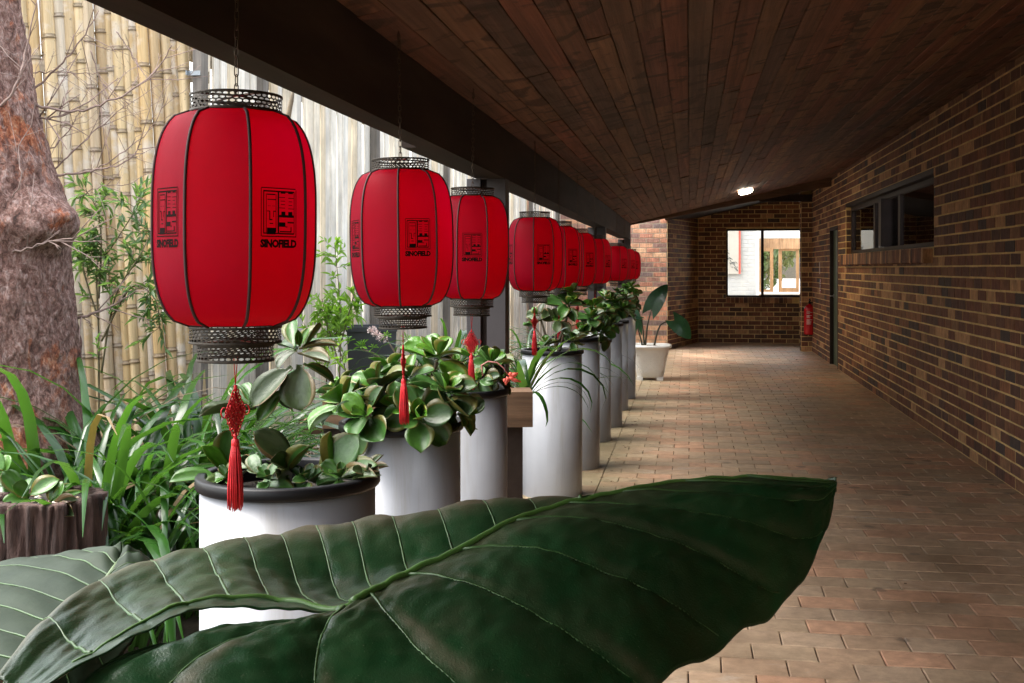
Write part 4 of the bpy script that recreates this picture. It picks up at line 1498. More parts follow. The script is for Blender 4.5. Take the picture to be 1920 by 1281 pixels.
# ------------------------------------------------------------------ tree with burl, bare branches
DT = 5.3
tr = empty('tree', at(-20, 900, DT), 'rough barked tree with a big burl and orange mottling at the left edge', 'tree')
tr.location.z = 0
axis = [(-75, -260, 95), (-68, -100, 92), (-62, 0, 92), (-52, 100, 95), (-42, 200, 105), (-30, 280, 116), (-22, 330, 122), (-20, 380, 132), (-14, 430, 136), (-12, 480, 130), (-10, 560, 138),
        (-8, 640, 146), (-8, 720, 155), (-6, 800, 172), (0, 880, 195), (4, 1000, 240), (4, 1060, 270)]
n1, n2 = 340, 220
P = []
burl = at(92, 415, DT - .12)
for i in range(n1 + 1):
    u, v, rp = crom(axis, 1 - i / n1)
    c = at(u, v, DT)
    R = rp / F * DT
    rw_ = []
    for k in range(n2):
        a = 2 * pi * k / n2
        dv_ = Vector((cos(a), sin(a), 0))
        p_ = c + dv_ * R
        q = Vector((p_.x * 3, p_.y * 3, p_.z * 1.6))
        p_ += dv_ * (.030 * noise.noise(q) + .012 * noise.noise(q * 5) + .013 * abs(noise.noise(Vector((p_.x * 22, p_.y * 22, p_.z * 9)))) + .006 * noise.noise(Vector((p_.x * 55, p_.y * 55, p_.z * 28))))
        e = (p_ - burl)
        e.z *= 1.5
        bl = math.exp(-(e.length / .15) ** 2)
        p_ += (p_ - (c * .6 + burl * .4)).normalized() * bl * (.12 + .02 * noise.noise(p_ * 20))
        rw_.append(p_ - tr.location)
    P.append(rw_)
MB().grid(P, close_v=True).build('trunk', M['bark'], tr, True)


def branch(pts, r0, r1_, seed, d, side=5, depthvar=.12, subs=8):
    r = random.Random(seed)
    mb = MB()
    W3 = []
    for i, (u, v) in enumerate(pts):
        W3.append(at(u, v, d + depthvar * noise.noise(Vector((seed, i * .7, 0)))) - tr.location)
    n = len(pts) * 4
    line = [Vector(crom([tuple(p) for p in W3], i / n)) for i in range(n + 1)]
    for p_ in line[1:-1]:
        p_ += Vector((r.gauss(0, .003), r.gauss(0, .003), r.gauss(0, .004)))
    mb.tube(line, [r0 + (r1_ - r0) * i / n for i in range(n + 1)], 7)
    for s in range(subs):
        i = r.randrange(3, n)
        p_ = line[i]
        t = (line[min(i + 1, n)] - line[i - 1]).normalized()
        dv_ = (t + Vector((r.gauss(0, .5), r.gauss(0, .3), r.choice((-1, 1)) * r.uniform(.3, 1)))).normalized()
        l = r.uniform(.06, .34)
        q1 = p_ + dv_ * l * .5 + Vector((0, 0, r.uniform(-.01, .02)))
        q2 = p_ + dv_ * l + Vector((r.gauss(0, .02), 0, r.uniform(-.02, .04)))
        mb.tube([p_, q1, q2], [r1_ * 1.1, r1_ * .9, r1_ * .5], 5)
        for _ in range(2):
            f_ = r.uniform(.3, .9)
            p2 = p_.lerp(q2, f_)
            mb.tube([p2, p2 + (dv_ + Vector((r.gauss(0, .6), r.gauss(0, .3), r.gauss(0, .7)))).normalized() * l * .3], [r1_ * .6, r1_ * .4], 4)
    return mb.build('branch', M['twig'], tr, True)


BR = [([(40, 185), (100, 205), (148, 208), (205, 190), (262, 160), (305, 112), (322, 85)], .009, .003),
      ([(52, 226), (95, 222), (140, 210)], .007, .005),
      ([(45, 182), (90, 145), (125, 110), (160, 65), (185, 20)], .008, .003),
      ([(55, 138), (100, 134), (150, 138), (200, 135)], .004, .002),
      ([(95, 330), (150, 325), (200, 315), (240, 300), (265, 270)], .008, .003),
      ([(90, 330), (130, 290), (180, 245), (235, 195)], .006, .0025),
      ([(0, 200), (30, 160), (50, 90), (70, 0)], .008, .003),
      ([(80, 295), (110, 265), (135, 235), (150, 205)], .005, .002),
      ([(170, 95), (190, 150), (205, 188)], .004, .002),
      ([(218, 60), (245, 100), (270, 140)], .004, .002),
      ([(130, 600), (175, 588), (215, 570), (260, 545)], .010, .004),
      ([(0, 478), (55, 465), (105, 450), (148, 443)], .006, .004),
      ([(180, 320), (240, 280), (290, 230), (315, 180)], .004, .002),
      ([(150, 370), (185, 350), (235, 345), (290, 320)], .003, .002),
      ([(20, 380), (40, 330), (35, 280), (60, 230), (62, 160), (45, 100)], .004, .002)]
for i, (p_, a, b_) in enumerate(BR):
    branch(p_, a * .8, b_ * .7, 400 + i, DT - .25 if i in (11, 14, 6) else DT + .05 + .05 * (i % 4), subs=3 + len(p_))

# ------------------------------------------------------------------ shrubs with lance leaves
def lance_mesh(mat):
    mb = MB()
    P = []
    for i in range(7):
        t = i / 6
        w = .5 * sin(pi * t ** .8) + .01
        z = -.12 * t * t
        P.append([(-w, t, z + w * .25), (0, t, z), (w, t, z + w * .25)])
    mb.grid(P)
    return mb


def lance_plant(name, base, stems, label, group, seed, mat, ll, lw, dens, spots=1.0):
    r = random.Random(seed)
    p = empty(name, base, label, 'shrub', group)
    lm = lance_mesh(None)
    sm, fm = MB(), MB()
    for pts in stems:
        W3 = [Vector(q) - Vector(base) for q in pts]
        n = len(W3) * 5
        line = [Vector(crom([tuple(q) for q in W3], i / n)) for i in range(n + 1)]
        sm.tube(line, [.006 - .004 * i / n for i in range(n + 1)], 6)
        for k in range(int(dens * len(W3))):
            f_ = .15 + .85 * r.random() ** .7
            i = min(n - 1, int(f_ * n))
            q = line[i]
            t = (line[i + 1] - line[i]).normalized()
            # short twig with leaves
            dv_ = (t * .5 + Vector((r.gauss(0, .8), r.gauss(0, .5), r.gauss(.1, .6)))).normalized()
            l = r.uniform(.04, .16)
            e = q + dv_ * l
            sm.tube([q, e], [.0018, .001], 4)
            for m_ in range(7):
                pp = q.lerp(e, .2 + .8 * m_ / 6)
                d2 = (dv_ * .8 + Vector((r.gauss(0, .6), r.gauss(0, .5), r.gauss(0, .6)))).normalized()
                up = Vector((r.gauss(0, .4), r.gauss(0, .4), 1))
                zv = (up - d2 * up.dot(d2)).normalized()
                xv = d2.cross(zv)
                s = ll * r.uniform(.6, 1.2)
                fm.add([pp + xv * a_ * lw + d2 * b2 * s + zv * c_ * s for a_, b2, c_ in lm.v], lm.f, r.random())
    sm.build('stem', M['stemg'], p, True)
    o = fm.build('foliage', mat, p, True)
    o['kind'] = 'stuff'
    return p


DS = 6.0
lance_plant('olive_shrub', at(215, 1000, DS), [
    [at(185, 900, DS), at(185, 640, DS), at(182, 500, DS), at(205, 470, DS), at(250, 400, DS), at(270, 360, DS)],
    [at(190, 700, DS), at(215, 560, DS), at(262, 480, DS - .1), at(285, 430, DS)],
    [at(185, 560, DS), at(190, 450, DS), at(180, 390, DS), at(160, 355, DS)],
    [at(190, 640, DS), at(245, 540, DS), at(290, 560, DS - .1), at(300, 620, DS)],
    [at(185, 600, DS), at(160, 520, DS), at(155, 480, DS)]],
    'olive green shrub with narrow leaves between the trunk and the nearest lantern', None, 51, M['lance'], .075, .016, 5)
DN = 7.6
for k, (u, v0, v1, lab, dd) in enumerate(((635, 740, 455, 'pale green sapling in front of the fence, left of the second lantern', 0), (612, 720, 560, 'short pale sapling left of the taller one by the fence', .3))):
    lance_plant('sapling', at(u, v0, DN + dd), [
        [at(u, v0, DN + dd), at(u + 4, (v0 + v1) / 2, DN + dd), at(u - 8, v1, DN + dd)],
        [at(u, v0 - 60, DN + dd), at(u - 22, (v0 + v1) / 2 + 10, DN + dd), at(u - 34, (v0 + v1) / 2 - 25, DN + dd)],
        [at(u, v0 - 80, DN + dd), at(u + 22, (v0 + v1) / 2 - 20, DN + dd), at(u + 30, (v0 + v1) / 2 - 50, DN + dd)]],
        lab, 'pale saplings by the fence', 71 + k, M['lance_pale'], .075, .020, 5)
lance_plant('sapling', at(640, 770, 7.2), [[at(645, 770, 7.2), at(648, 700, 7.2), at(632, 640, 7.2)]], 'yellowing young shoot left of the charcoal square planter', 'pale saplings by the fence', 99, M['lance_pale'], .06, .018, 2)

# ------------------------------------------------------------------ bamboo screen
A0, A1 = at(10, 800, 6.45), at(352, 800, 6.85)
A0.z = A1.z = 0
bs = empty('bamboo_screen', A0, 'tall screen of leaning straw coloured bamboo culms', 'fence')


def culm(seed, L_=3.8, R=.033):
    r = random.Random(seed)
    z, pts, rad, nodes = 0, [], [], []
    pts.append(0); rad.append(R)
    zz = r.uniform(.05, .3)
    prof = [(R, 0, 0)]
    while zz < L_:
        prof += [(R * .985, zz - .02, 0), (R * 1.0, zz - .008, 0), (R * 1.14, zz - .003, .95), (R * 1.14, zz + .003, .95), (R * .94, zz + .008, .9), (R * .985, zz + .02, .3)]
        zz += r.uniform(.24, .42)
    prof.append((R * .95, L_, 0))
    n = 14
    mb = MB()
    for i in range(len(prof) - 1):
        a, b_ = prof[i], prof[i + 1]
        P = [[(q[0] * cos(2 * pi * k / n), q[0] * sin(2 * pi * k / n), q[1]) for k in range(n)] for q in (a, b_)]
        mb.grid(P, tone=max(a[2], b_[2]) if (b_[1] - a[1]) < .03 else 0, close_v=True)
    if r.random() < .8:
        k = r.uniform(.8, 2.4)
    return weld(mb.mesh('culm', M['bamboo'], True))


CUL = [culm(i) for i in range(6)]
rb = random.Random(17)
nc = 20
for i in range(-5, nc + 3):
    t = i / nc
    p_ = A0.lerp(A1, t)
    s = rb.uniform(1.0, 1.2)
    o = link('culm', CUL[rb.randrange(6)], bs, p_ - A0 + Vector((0, rb.uniform(-.012, .012) + .012 * (i % 2), rb.uniform(-.4, 0))), None, (s, s, 1))
    q_ = (Matrix.Rotation(-radians(3.2) + rb.uniform(-.002, .002) - .012 * (1 - t), 4, 'Y') @ Matrix.Rotation(rb.uniform(-.004, .004), 4, 'X') @ Matrix.Rotation(rb.uniform(0, 6.28), 4, 'Z')).to_euler()
    o.rotation_euler = q_
bp = MB().box(-.028, .028, -.05, .05, 0, 3.6).build('fence_post', M['oldpost'], bs, False, A1 - A0 + Vector((.05, .07, 0)))
bk = MB()
bk.box(-.06, .02, -.004, .004, -.014, .014).box(-.06, -.054, -.03, -.004, -.014, .014)
bk.build('bracket', M['galv'], bs, False, A1 - A0 + Vector((.055, .01, H + (CY - 137) / F * 6.85)))
for z in (.5, 2.6):
    MB().box(-.9, .6, .0, .03, z, z + .07).build('rail', M['rail'], bs, False, (A1 - A0) / 2 + Vector((0, .09, 0))).rotation_euler = (0, 0, atan2((A1 - A0).y, (A1 - A0).x))

# ------------------------------------------------------------------ paling fence
B0, B1 = at(362, 800, 7.0), Vector((-2.3, Y20 - .1, 0))
B0.z = 0
pf = empty('paling_fence', B0, 'tall fence of pale weathered palings behind the lanterns', 'fence')
dvf = (B1 - B0)
LF = dvf.length
af = atan2(dvf.y, dvf.x)
nf = Vector((cos(af - pi / 2), sin(af - pi / 2), 0))   # towards the walkway
pmesh = {}
rp = random.Random(5)
for i in range(8):
    w = .115
    mb = MB()
    P = []
    q = random.Random(i)
    for k in range(13):
        z = 3.6 * k / 12
        b0 = q.uniform(-.0025, .0025)
        P.append([(-w / 2 + b0, .009, z), (-w / 2 + b0, -.006, z), (-w / 2 + .004 + b0, -.009, z), (0, -.009 + q.uniform(-.002, .002), z), (w / 2 - .004 + b0, -.009, z), (w / 2 + b0, -.006, z), (w / 2 + b0, .009, z)])
    mb.grid(P, close_v=True)
    mb.add(P[-1], [tuple(range(7))])
    pmesh[i] = mb.mesh('paling', M['plank'])
s = 0
rest = MB()
cnt = 0
while s < LF:
    w = rp.uniform(.085, .135)
    pos = dvf.normalized() * (s + w / 2) + nf * rp.uniform(-.008, .012)
    o = link('paling', pmesh[rp.randrange(8)], pf, pos + Vector((0, 0, rp.uniform(-.25, 0))), (rp.uniform(-.006, .006), rp.uniform(-.008, .008), af), (w / .115, 1, 1))
    s += w + rp.choice((.002, .003, .006, .012))
s = .9
while s < LF:
    MB().box(-.045, .045, -.03, .03, 0, 3.5).build('fence_post', M['oldpost'], pf, False, dvf.normalized() * s + nf * .045).rotation_euler = (0, 0, af)
    s += 2.4
for z in (.9, 2.75):
    MB().box(0, LF, -.02, .02, z, z + .09).build('rail', M['rail'], pf, False, -nf * .035).rotation_euler = (0, 0, af)

# ------------------------------------------------------------------ white footed tub with elephant ear plant
tb = at(1219, 690, 14.6)
tub = empty('footed_tub', (tb.x, tb.y, 0), 'white footed tub planter at the end of the pot row', 'planter')
mb = MB()
prof = [(.0, .03), (.16, .03), (.175, .05), (.19, .15), (.215, .30), (.245, .40), (.25, .41), (.275, .415), (.28, .43), (.275, .45), (.255, .455), (.235, .45), (.23, .40)]
sq = lambda r_, a: (r_ * (abs(cos(a)) ** .55) * (1 if cos(a) >= 0 else -1), r_ * (abs(sin(a)) ** .55) * (1 if sin(a) >= 0 else -1))
P = [[(*sq(r_, 2 * pi * k / 48), z) for k in range(48)] for r_, z in prof]
mb.grid(P, close_v=True)
mb.build('tub', M['whitepot'], tub, True)
lt = MB()
for i in range(-9, 10):
    for sgn in (1, -1):
        for fa in (-pi / 2, 0):
            pts = []
            for k in range(7):
                z = .08 + .28 * k / 6
                off = i * .045 + sgn * (z - .22) * .9
                rr2 = .178 + (z - .05) * .19
                if abs(off) > rr2 * .93:
                    continue
                pts.append((off, -rr2 * .995, z) if fa else (rr2 * .995, off, z))
            if len(pts) > 1:
                lt.tube(pts, .0022, 4)
lt.build('lattice_relief', M['whitepot'], tub)
for a in (-1, 1):
    for b_ in (-1, 1):
        MB().box(a * .13 - .04, a * .13 + .04, b_ * .13 - .04, b_ * .13 + .04, 0, .04).build('foot', M['whitepot'], tub)
MB().lathe([(.22, .425), (.1, .44), (0, .445)], 24).build('soil', M['soil'], tub, True)


def ear_mesh(mat, seed):
    mb = MB()
    rows = []
    n = 16
    for i in range(n + 1):
        t = i / n
        w = .46 * (sin(pi * (t * .86 + .14)) ** .62) * (1 - .35 * t)
        if i == n:
            w = .004
        rw_ = []
        for k in range(9):
            q = k / 4 - 1
            back = -.30 * (abs(q) ** 1.2) * max(0, 1 - t * 2.4)
            rw_.append((q * w, t + back, .10 * abs(q) * w * 2 - .30 * t * t + .012 * sin(t * 38 + abs(q) * 5) * abs(q)))
        rows.append(rw_)
    mb.grid(rows)
    return mb


EAR = ear_mesh(None, 0).mesh('leaf', M['earleaf'], True)
ep = empty('elephant_ear_plant', (tb.x, tb.y, .44), 'dark elephant ear plant with long petioles in the white footed tub', 'plant')
DE = 14.5
for (b, m1, t0, tip, w, up) in (((1210, 650), (1214, 610), (1222, 580), (1246, 532), .30, (-.3, -1, .2)), ((1208, 650), (1206, 620), (1203, 598), (1180, 590), .14, (0, -.5, 1)),
                                ((1205, 650), (1200, 630), (1195, 615), (1188, 565), .16, (.3, -1, .2)), ((1226, 652), (1238, 610), (1264, 602), (1298, 632), .30, (.3, -1, .35))):
    W3 = [at(*q, DE) - ep.location for q in (b, m1, t0)]
    MB().tube([Vector(crom([tuple(q) for q in W3], i / 8)) for i in range(9)], [.013 - .0008 * i for i in range(9)], 8).build('petiole', M['petiole'], ep, True)
    o = place_leaf(ep, [EAR], at(*t0, DE), at(*tip, DE - .05), w, up, r1, .9)
    o.scale = (w, o.scale[1], o.scale[2])
    
# ------------------------------------------------------------------ lanterns
def prof_r(t):
    return .083 + .067 * (max(0, 1 - abs(t) ** 3.0)) ** .46


HB = .1985


def body_pt(a, t, off=0.0):
    """a = angle in panel units -22.5..22.5 degrees around the panel centre"""
    rr_ = prof_r(t)
    chord = cos(radians(22.5)) / cos(a)          # flat facet
    k = .8
    R = rr_ * (k * chord + (1 - k)) + off
    return Vector((R * sin(a), -R * cos(a), t * HB))


mb = MB()
P = [[body_pt(radians(-22.5 + 45 * k / 8), -1 + 2 * i / 36) for k in range(9)] for i in range(37)]
mb.grid(P)
PANEL = mb.mesh('silk_panel', M['silk'], True)
mb = MB()
mb.tube([body_pt(radians(22.5), -1 + 2 * i / 36, .0005) for i in range(37)], .0031, 6)
RIB = mb.mesh('rib', M['rib'], True)


# print on the silk: seal and lettering
def on_panel(x, z):      # x, z in metres on the unrolled panel, slightly proud
    t = z / HB
    rr_ = prof_r(t)
    return body_pt(x / rr_, t, .0007)


seal = MB()
SW_, SH_ = .078, .088
SX, SZ = 0.0, .008


def patch(x0, y0, x1, y1):
    n = max(1, int((x1 - x0) / .06))
    P = [[on_panel(SX - SW_ / 2 + SW_ * (x0 + (x1 - x0) * k / n), SZ + SH_ / 2 - SH_ * yv) for k in range(n + 1)] for yv in (y0, y1)]
    seal.grid(P)


# coordinates read off the print, 0..1 from the top left of the outer frame
R_ = [(.02, 0, .98, .022), (.02, .978, 1, 1), (0, .01, .02, .99), (.98, .03, 1, .99),
      (.06, .06, .94, .092), (.06, .915, .94, .94), (.06, .06, .088, .94), (.925, .08, .945, .93),
      (.455, .08, .50, .94), (.13, .13, .15, .92), (.40, .13, .42, .90),
      (.16, .13, .39, .155), (.17, .235, .40, .255), (.16, .47, .24, .49), (.22, .48, .25, .66), (.22, .64, .31, .665), (.33, .47, .35, .60), (.33, .47, .40, .49), (.23, .72, .33, .74),
      (.16, .815, .40, .95),
      (.54, .08, .68, .115), (.76, .08, .90, .115), (.50, .185, .67, .20), (.76, .195, .92, .21), (.54, .26, .67, .275), (.78, .265, .88, .28), (.55, .33, .67, .345), (.77, .34, .88, .355),
      (.50, .40, .67, .415), (.76, .41, .92, .425), (.56, .48, .68, .60), (.76, .48, .88, .60), (.50, .55, .92, .60), (.50, .70, .68, .79), (.68, .78, .74, .80), (.74, .685, .92, .715),
      (.52, .875, .86, .90), (.83, .79, .86, .90), (.50, .97 - .04, .92, .945), (.30, .37, .38, .378), (.18, .37, .26, .378)]
for q in R_:
    patch(*q)
SEAL = seal.mesh('seal_print', M['print'])
cu = bpy.data.curves.new('lettering', 'FONT')
cu.body = 'SINOFIELD'
cu.size = .0185
cu.offset = .0011
cu.align_x = 'CENTER'
cu.align_y = 'CENTER'
cu.space_character = .95
cu.resolution_u = 2
to = bpy.data.objects.new('lettering', cu)
COL.objects.link(to)
bpy.context.view_layer.update()
tm = bpy.data.meshes.new_from_object(to.evaluated_get(bpy.context.evaluated_depsgraph_get()))
bpy.data.objects.remove(to)
xs = [v.co.x for v in tm.vertices]
kx = .080 / (max(xs) - min(xs))
for v in tm.vertices:
    v.co = on_panel(v.co.x * kx + SX, v.co.y + SZ - SH_ / 2 - .0125)
tm.materials.clear()
tm.materials.append(M['print'])
LETTER = tm


def filigree(R, h, nz, na, rim):
    """perforated band: diamonds with a round hole each, plus plain rims"""
    mb = MB()
    z0, z1 = rim, h - rim
    ch = (z1 - z0) / nz
    ca = 2 * pi / na
    cyl = lambda a, z: (R * cos(a), R * sin(a), z)
    for i in range(nz):
        for k in range(na):
            ac = (k + (.5 if i % 2 else 0)) * ca
            zc = z0 + (i + .5) * ch
            o = []
            for m_ in range(8):
                an = 2 * pi * m_ / 8 + pi / 8
                sx = max(-1, min(1, cos(an) * 1.0824)); sz = max(-1, min(1, sin(an) * 1.0824))
                if m_ % 2 == 0:
                    pass
                o.append((ac + sx * ca * .5, zc + sz * ch * .5))
            o = [(ac - .5 * ca, zc - .5 * ch), (ac, zc - .5 * ch), (ac + .5 * ca, zc - .5 * ch), (ac + .5 * ca, zc), (ac + .5 * ca, zc + .5 * ch), (ac, zc + .5 * ch), (ac - .5 * ca, zc + .5 * ch), (ac - .5 * ca, zc)]
            inn = [(ac + .41 * ca * cos(2 * pi * (m_ / 8) - 3 * pi / 4), zc + .41 * ch * sin(2 * pi * (m_ / 8) - 3 * pi / 4)) for m_ in range(8)]
            vs = [cyl(*q) for q in o] + [cyl(*q) for q in inn]
            mb.add(vs, [(m_, (m_ + 1) % 8, 8 + (m_ + 1) % 8, 8 + m_) for m_ in range(8)])
    for (a, b_) in ((0, rim), (h - rim, h)):
        mb.lathe([(R - .0008, a), (R + .0012, a), (R + .0016, (a + b_) / 2), (R + .0012, b_), (R - .0008, b_), (R - .0008, a)], 56)
    return mb


TOPR = filigree(.084, .034, 4, 44, .004).mesh('crown_ring', M['filigree'])
LOWR = filigree(.084, .032, 4, 44, .004).mesh('lower_ring', M['filigree'])
BASR = filigree(.070, .034, 4, 38, .005).mesh('base_ring', M['filigree'])
mb = MB()
mb.tube([(-.084, 0, 0), (0, 0, .004), (.084, 0, 0)], .0022, 6)
mb.tube([(0, -.084, 0), (0, 0, .004), (0, .084, 0)], .0022, 6)
SPIDER = mb.mesh('cross_wire', M['chain'], True)
# flat plates closing the shoulders, with a round opening
SHO = MB().lathe([(.070, -.0005), (.084, 0), (.0845, .002)], 48).mesh('collar', M['rib'], True)


def link_mesh():
    mb = MB()
    pts = []
    for k in range(17):
        a = 2 * pi * k / 16
        pts.append((.0042 * cos(a), 0, .0065 * sin(a) + (.0045 if sin(a) > 0 else -.0045) * (1 if abs(sin(a)) > .05 else 0)))
    mb.tube(pts, .0011, 5, cap=False)
    return mb


LINK = link_mesh().mesh('chain_link', M['chain'], True)
LM = link_mesh()


def knot_mesh():
    """flat woven diamond knot with ear loops, about 60 mm across, hanging from z=0 down to -.098"""
    mb = MB()
    zc = -.052
    hw, hh = .021, .040
    n = 6
    for i in range(-n, n + 1):
        f_ = i / n
        for sgn in (1, -1):
            a0 = Vector((hw * f_ - 0.0, 0, 0))
            # cords parallel to the diamond edges
            p = Vector((-hw + hw * (f_ + 1) / 1 * .5 * 1.0, 0, zc + sgn * hh * (f_ + 1) * .5))
            q = Vector((hw * (f_ + 1) * .5, 0, zc - sgn * hh * (1 - (f_ + 1) * .5)))
            m_ = (p + q) / 2
            dz = .0018 if i % 2 else -.0018
            mb.tube([p, p.lerp(q, .25) + Vector((0, dz, 0)), m_ + Vector((0, -dz, 0)), p.lerp(q, .75) + Vector((0, dz, 0)), q], .0017, 5)
    def loop(c, r, ax):
        pts = [(c[0] + r * cos(2 * pi * k / 12), .001 * ax * sin(2 * pi * k / 12), c[2] + r * 1.1 * sin(2 * pi * k / 12)) for k in range(13)]
        mb.tube(pts, .0013, 5, cap=False)
    for k in range(7):
        t = (k + .5) / 7
        for sx in (1, -1):
            for sz in (1, -1):
                loop((sx * hw * t * 1.05 + sx * .002, 0, zc + sz * hh * (1 - t) * 1.05), .0038 if k % 2 else .0046, 1 if k % 2 else -1)
    for sx in (1, -1):
        loop((sx * (hw + .009), 0, zc + .003), .0085, 1)
    mb.tube([(0, 0, .0), (0, 0, -.012)], .0032, 8)
    mb.tube([(0, 0, zc - hh), (0, 0, zc - hh - .012)], .0034, 8)
    return mb


KNOT = knot_mesh().mesh('knot', M['cord'], True)
mb = MB()
rt = random.Random(1)
mb.lathe([(.003, 0), (.0065, -.002), (.0075, -.008), (.0070, -.014), (.006, -.016)], 12)
for k in range(90):
    a = rt.uniform(0, 6.28)
    q = sqrt(rt.random())
    r0_, r1_ = .0062 * q, .0145 * q
    x0, y0 = r0_ * cos(a), r0_ * sin(a)
    x1, y1 = r1_ * cos(a + .1), r1_ * sin(a + .1)
    zb = -.130 + rt.uniform(-.006, .006)
    mb.tube([(x0, y0, -.012), (x0 * 1.7, y0 * 1.7, -.04), (x1, y1, -.09), (x1 * 1.02 + rt.gauss(0, .0006), y1 * 1.02, zb)], [.0011, .0012, .0012, .0007], 4)
TASS = mb.mesh('tassel', M['cord'], True)
mb = MB()
mb.tube([(-.004, 0, .0), (0, 0, -.06)], .0009, 5)
mb.tube([(.004, 0, .0), (0, 0, -.06)], .0009, 5)
CORD = mb.mesh('tassel_cord', M['cord'], True)

LN = [  # depth, X, body centre height above eye level, rotation deg of logo panel from view, knot turn, cord length, label
    (2.10, -.840, .0915, 32, 48, .052, 'nearest and largest red lantern, with two seals showing'),
    (3.30, -.838, .088, 19, 80, .055, 'second nearest red lantern, over the jade mound'),
    (4.36, -.836, .080, 0, 10, .060, 'third red lantern, in front of the dark twin post'),
    (6.12, -.836, .076, 20, 60, .060, 'fourth red lantern, over the full height white pot'),
    (7.26, -.835, .070, 38, 15, .058, 'fifth red lantern, half hidden by the fourth'),
    (8.45, -.835, .066, 40, 70, .060, 'sixth red lantern, a narrow slice behind the fifth'),
    (10.0, -.835, .062, 55, 30, .060, 'seventh red lantern, ending the middle cluster'),
    (12.9, -.835, .055, 40, 0, .060, 'eighth red lantern, first of the far trio'),
    (14.6, -.835, .050, 50, 45, .060, 'ninth red lantern, middle of the far trio'),
    (16.0, -.835, .042, 35, 20, .060, 'farthest red lantern, against the sunlit brick wall'),
]
rl = random.Random(12)
for i, (d, X, hc, rot, kt, cl, lab) in enumerate(LN):
    Y = (d + X * ST) / CT
    zc = H + hc
    view = atan2(-Y, -X)                        # direction from lantern to the camera
    e = empty('red_lantern', (X, Y, zc), lab, 'lantern', 'red lanterns hanging along the beam', view + pi / 2 + radians(rot))
    e.rotation_euler = (radians(rl.uniform(-.7, .7)), radians(rl.uniform(-.7, .7)), e.rotation_euler.z)
    for k in range(8):
        o = link('silk_panel', PANEL, e, rot=(0, 0, k * pi / 4))
        link('rib', RIB, e, rot=(0, 0, k * pi / 4))
        if k % 2 == 0:
            link('seal_print', SEAL, o)
            link('lettering', LETTER, o)
    link('crown_ring', TOPR, e, (0, 0, HB - .001))
    link('collar', SHO, e, (0, 0, HB - .002))
    link('cross_wire', SPIDER, e, (0, 0, HB + .030))
    link('collar', SHO, e, (0, 0, -HB))
    link('lower_ring', LOWR, e, (0, 0, -HB - .033))
    link('base_ring', BASR, e, (0, 0, -HB - .067))
    link('cross_wire', SPIDER, e, (0, 0, -HB - .030), None, (.82, .82, .5))
    link('tassel_cord', CORD, e, (0, 0, -HB - .060), None, (1, 1, cl / .06))
    zk = -HB - .060 - cl
    link('knot', KNOT, e, (0, 0, zk), (0, 0, radians(kt - rot)))
    link('tassel', TASS, e, (0, 0, zk - .100), (0, 0, rl.uniform(0, 6)))
    # chain up to the ceiling beside the beam
    z = HB + .034
    ztop = cz(X) - zc - .01
    n = int((ztop - z) / .0175)
    if i < 3:
        hk = MB().tube([(0, 0, ztop + .02), (0, 0, ztop - .012), (.005, 0, ztop - .02), (0, 0, ztop - .027), (-.004, 0, ztop - .02)], .0015, 6)
        ch = hk.build('chain', M['chain'], e, True)
        for k in range(n + 1):
            link('chain_link', LINK, ch, (0, 0, z + .011 + k * .0175), (0, 0, (k % 2) * pi / 2))
    else:
        cm = MB()
        for k in range(n + 1):
            Rz = Matrix.Translation((0, 0, z + .011 + k * .0175)) @ Matrix.Rotation((k % 2) * pi / 2, 4, 'Z')
            cm.add([Rz @ Vector(v) for v in LM.v], LM.f)
        cm.build('chain', M['chain'], e, True)

# ------------------------------------------------------------------ the giant foreground leaf
INN = [(1568, 907, 1.52), (1490, 900, 1.51), (1400, 898, 1.49), (1280, 905, 1.46), (1160, 925, 1.42), (1060, 945, 1.38), (960, 985, 1.33), (860, 1032, 1.28),
       (760, 1080, 1.23), (690, 1115, 1.18), (640, 1143, 1.15), (560, 1146, 1.13), (470, 1140, 1.11), (380, 1142, 1.09), (300, 1170, 1.05), (200, 1222, 1.00), (80, 1290, .94)]
OUT = [(1568, 908, 1.525), (1500, 915, 1.58), (1400, 920, 1.60), (1280, 926, 1.60), (1170, 926, 1.60), (1060, 921, 1.59), (960, 922, 1.575), (860, 930, 1.56),
       (760, 944, 1.54), (670, 957, 1.52), (590, 970, 1.50), (510, 987, 1.47), (430, 1003, 1.44), (330, 1028, 1.38), (210, 1068, 1.28), (95, 1140, 1.12), (-20, 1280, .98)]
NIN = [(1568, 907, 1.52), (1490, 899, 1.51), (1400, 897, 1.49), (1280, 904, 1.46), (1160, 924, 1.42), (1060, 944, 1.38), (960, 984, 1.33), (860, 1031, 1.28),
       (760, 1079, 1.23), (690, 1114, 1.18), (645, 1144, 1.15), (620, 1150, 1.14), (560, 1165, 1.13)]
NOU = [(1569, 909, 1.52), (1552, 985, 1.47), (1516, 1070, 1.41), (1455, 1150, 1.34), (1385, 1192, 1.28), (1290, 1250, 1.20), (1190, 1315, 1.12), (1050, 1400, 1.04),
       (860, 1490, .97), (600, 1530, .93), (330, 1420, .93), (150, 1290, .97), (330, 1196, 1.06)]
bl = empty('elephant_ear_leaf', at(640, 1143, 1.15), 'huge dark green elephant ear leaf arching across the foreground', 'leaf')
BO = bl.location.copy()


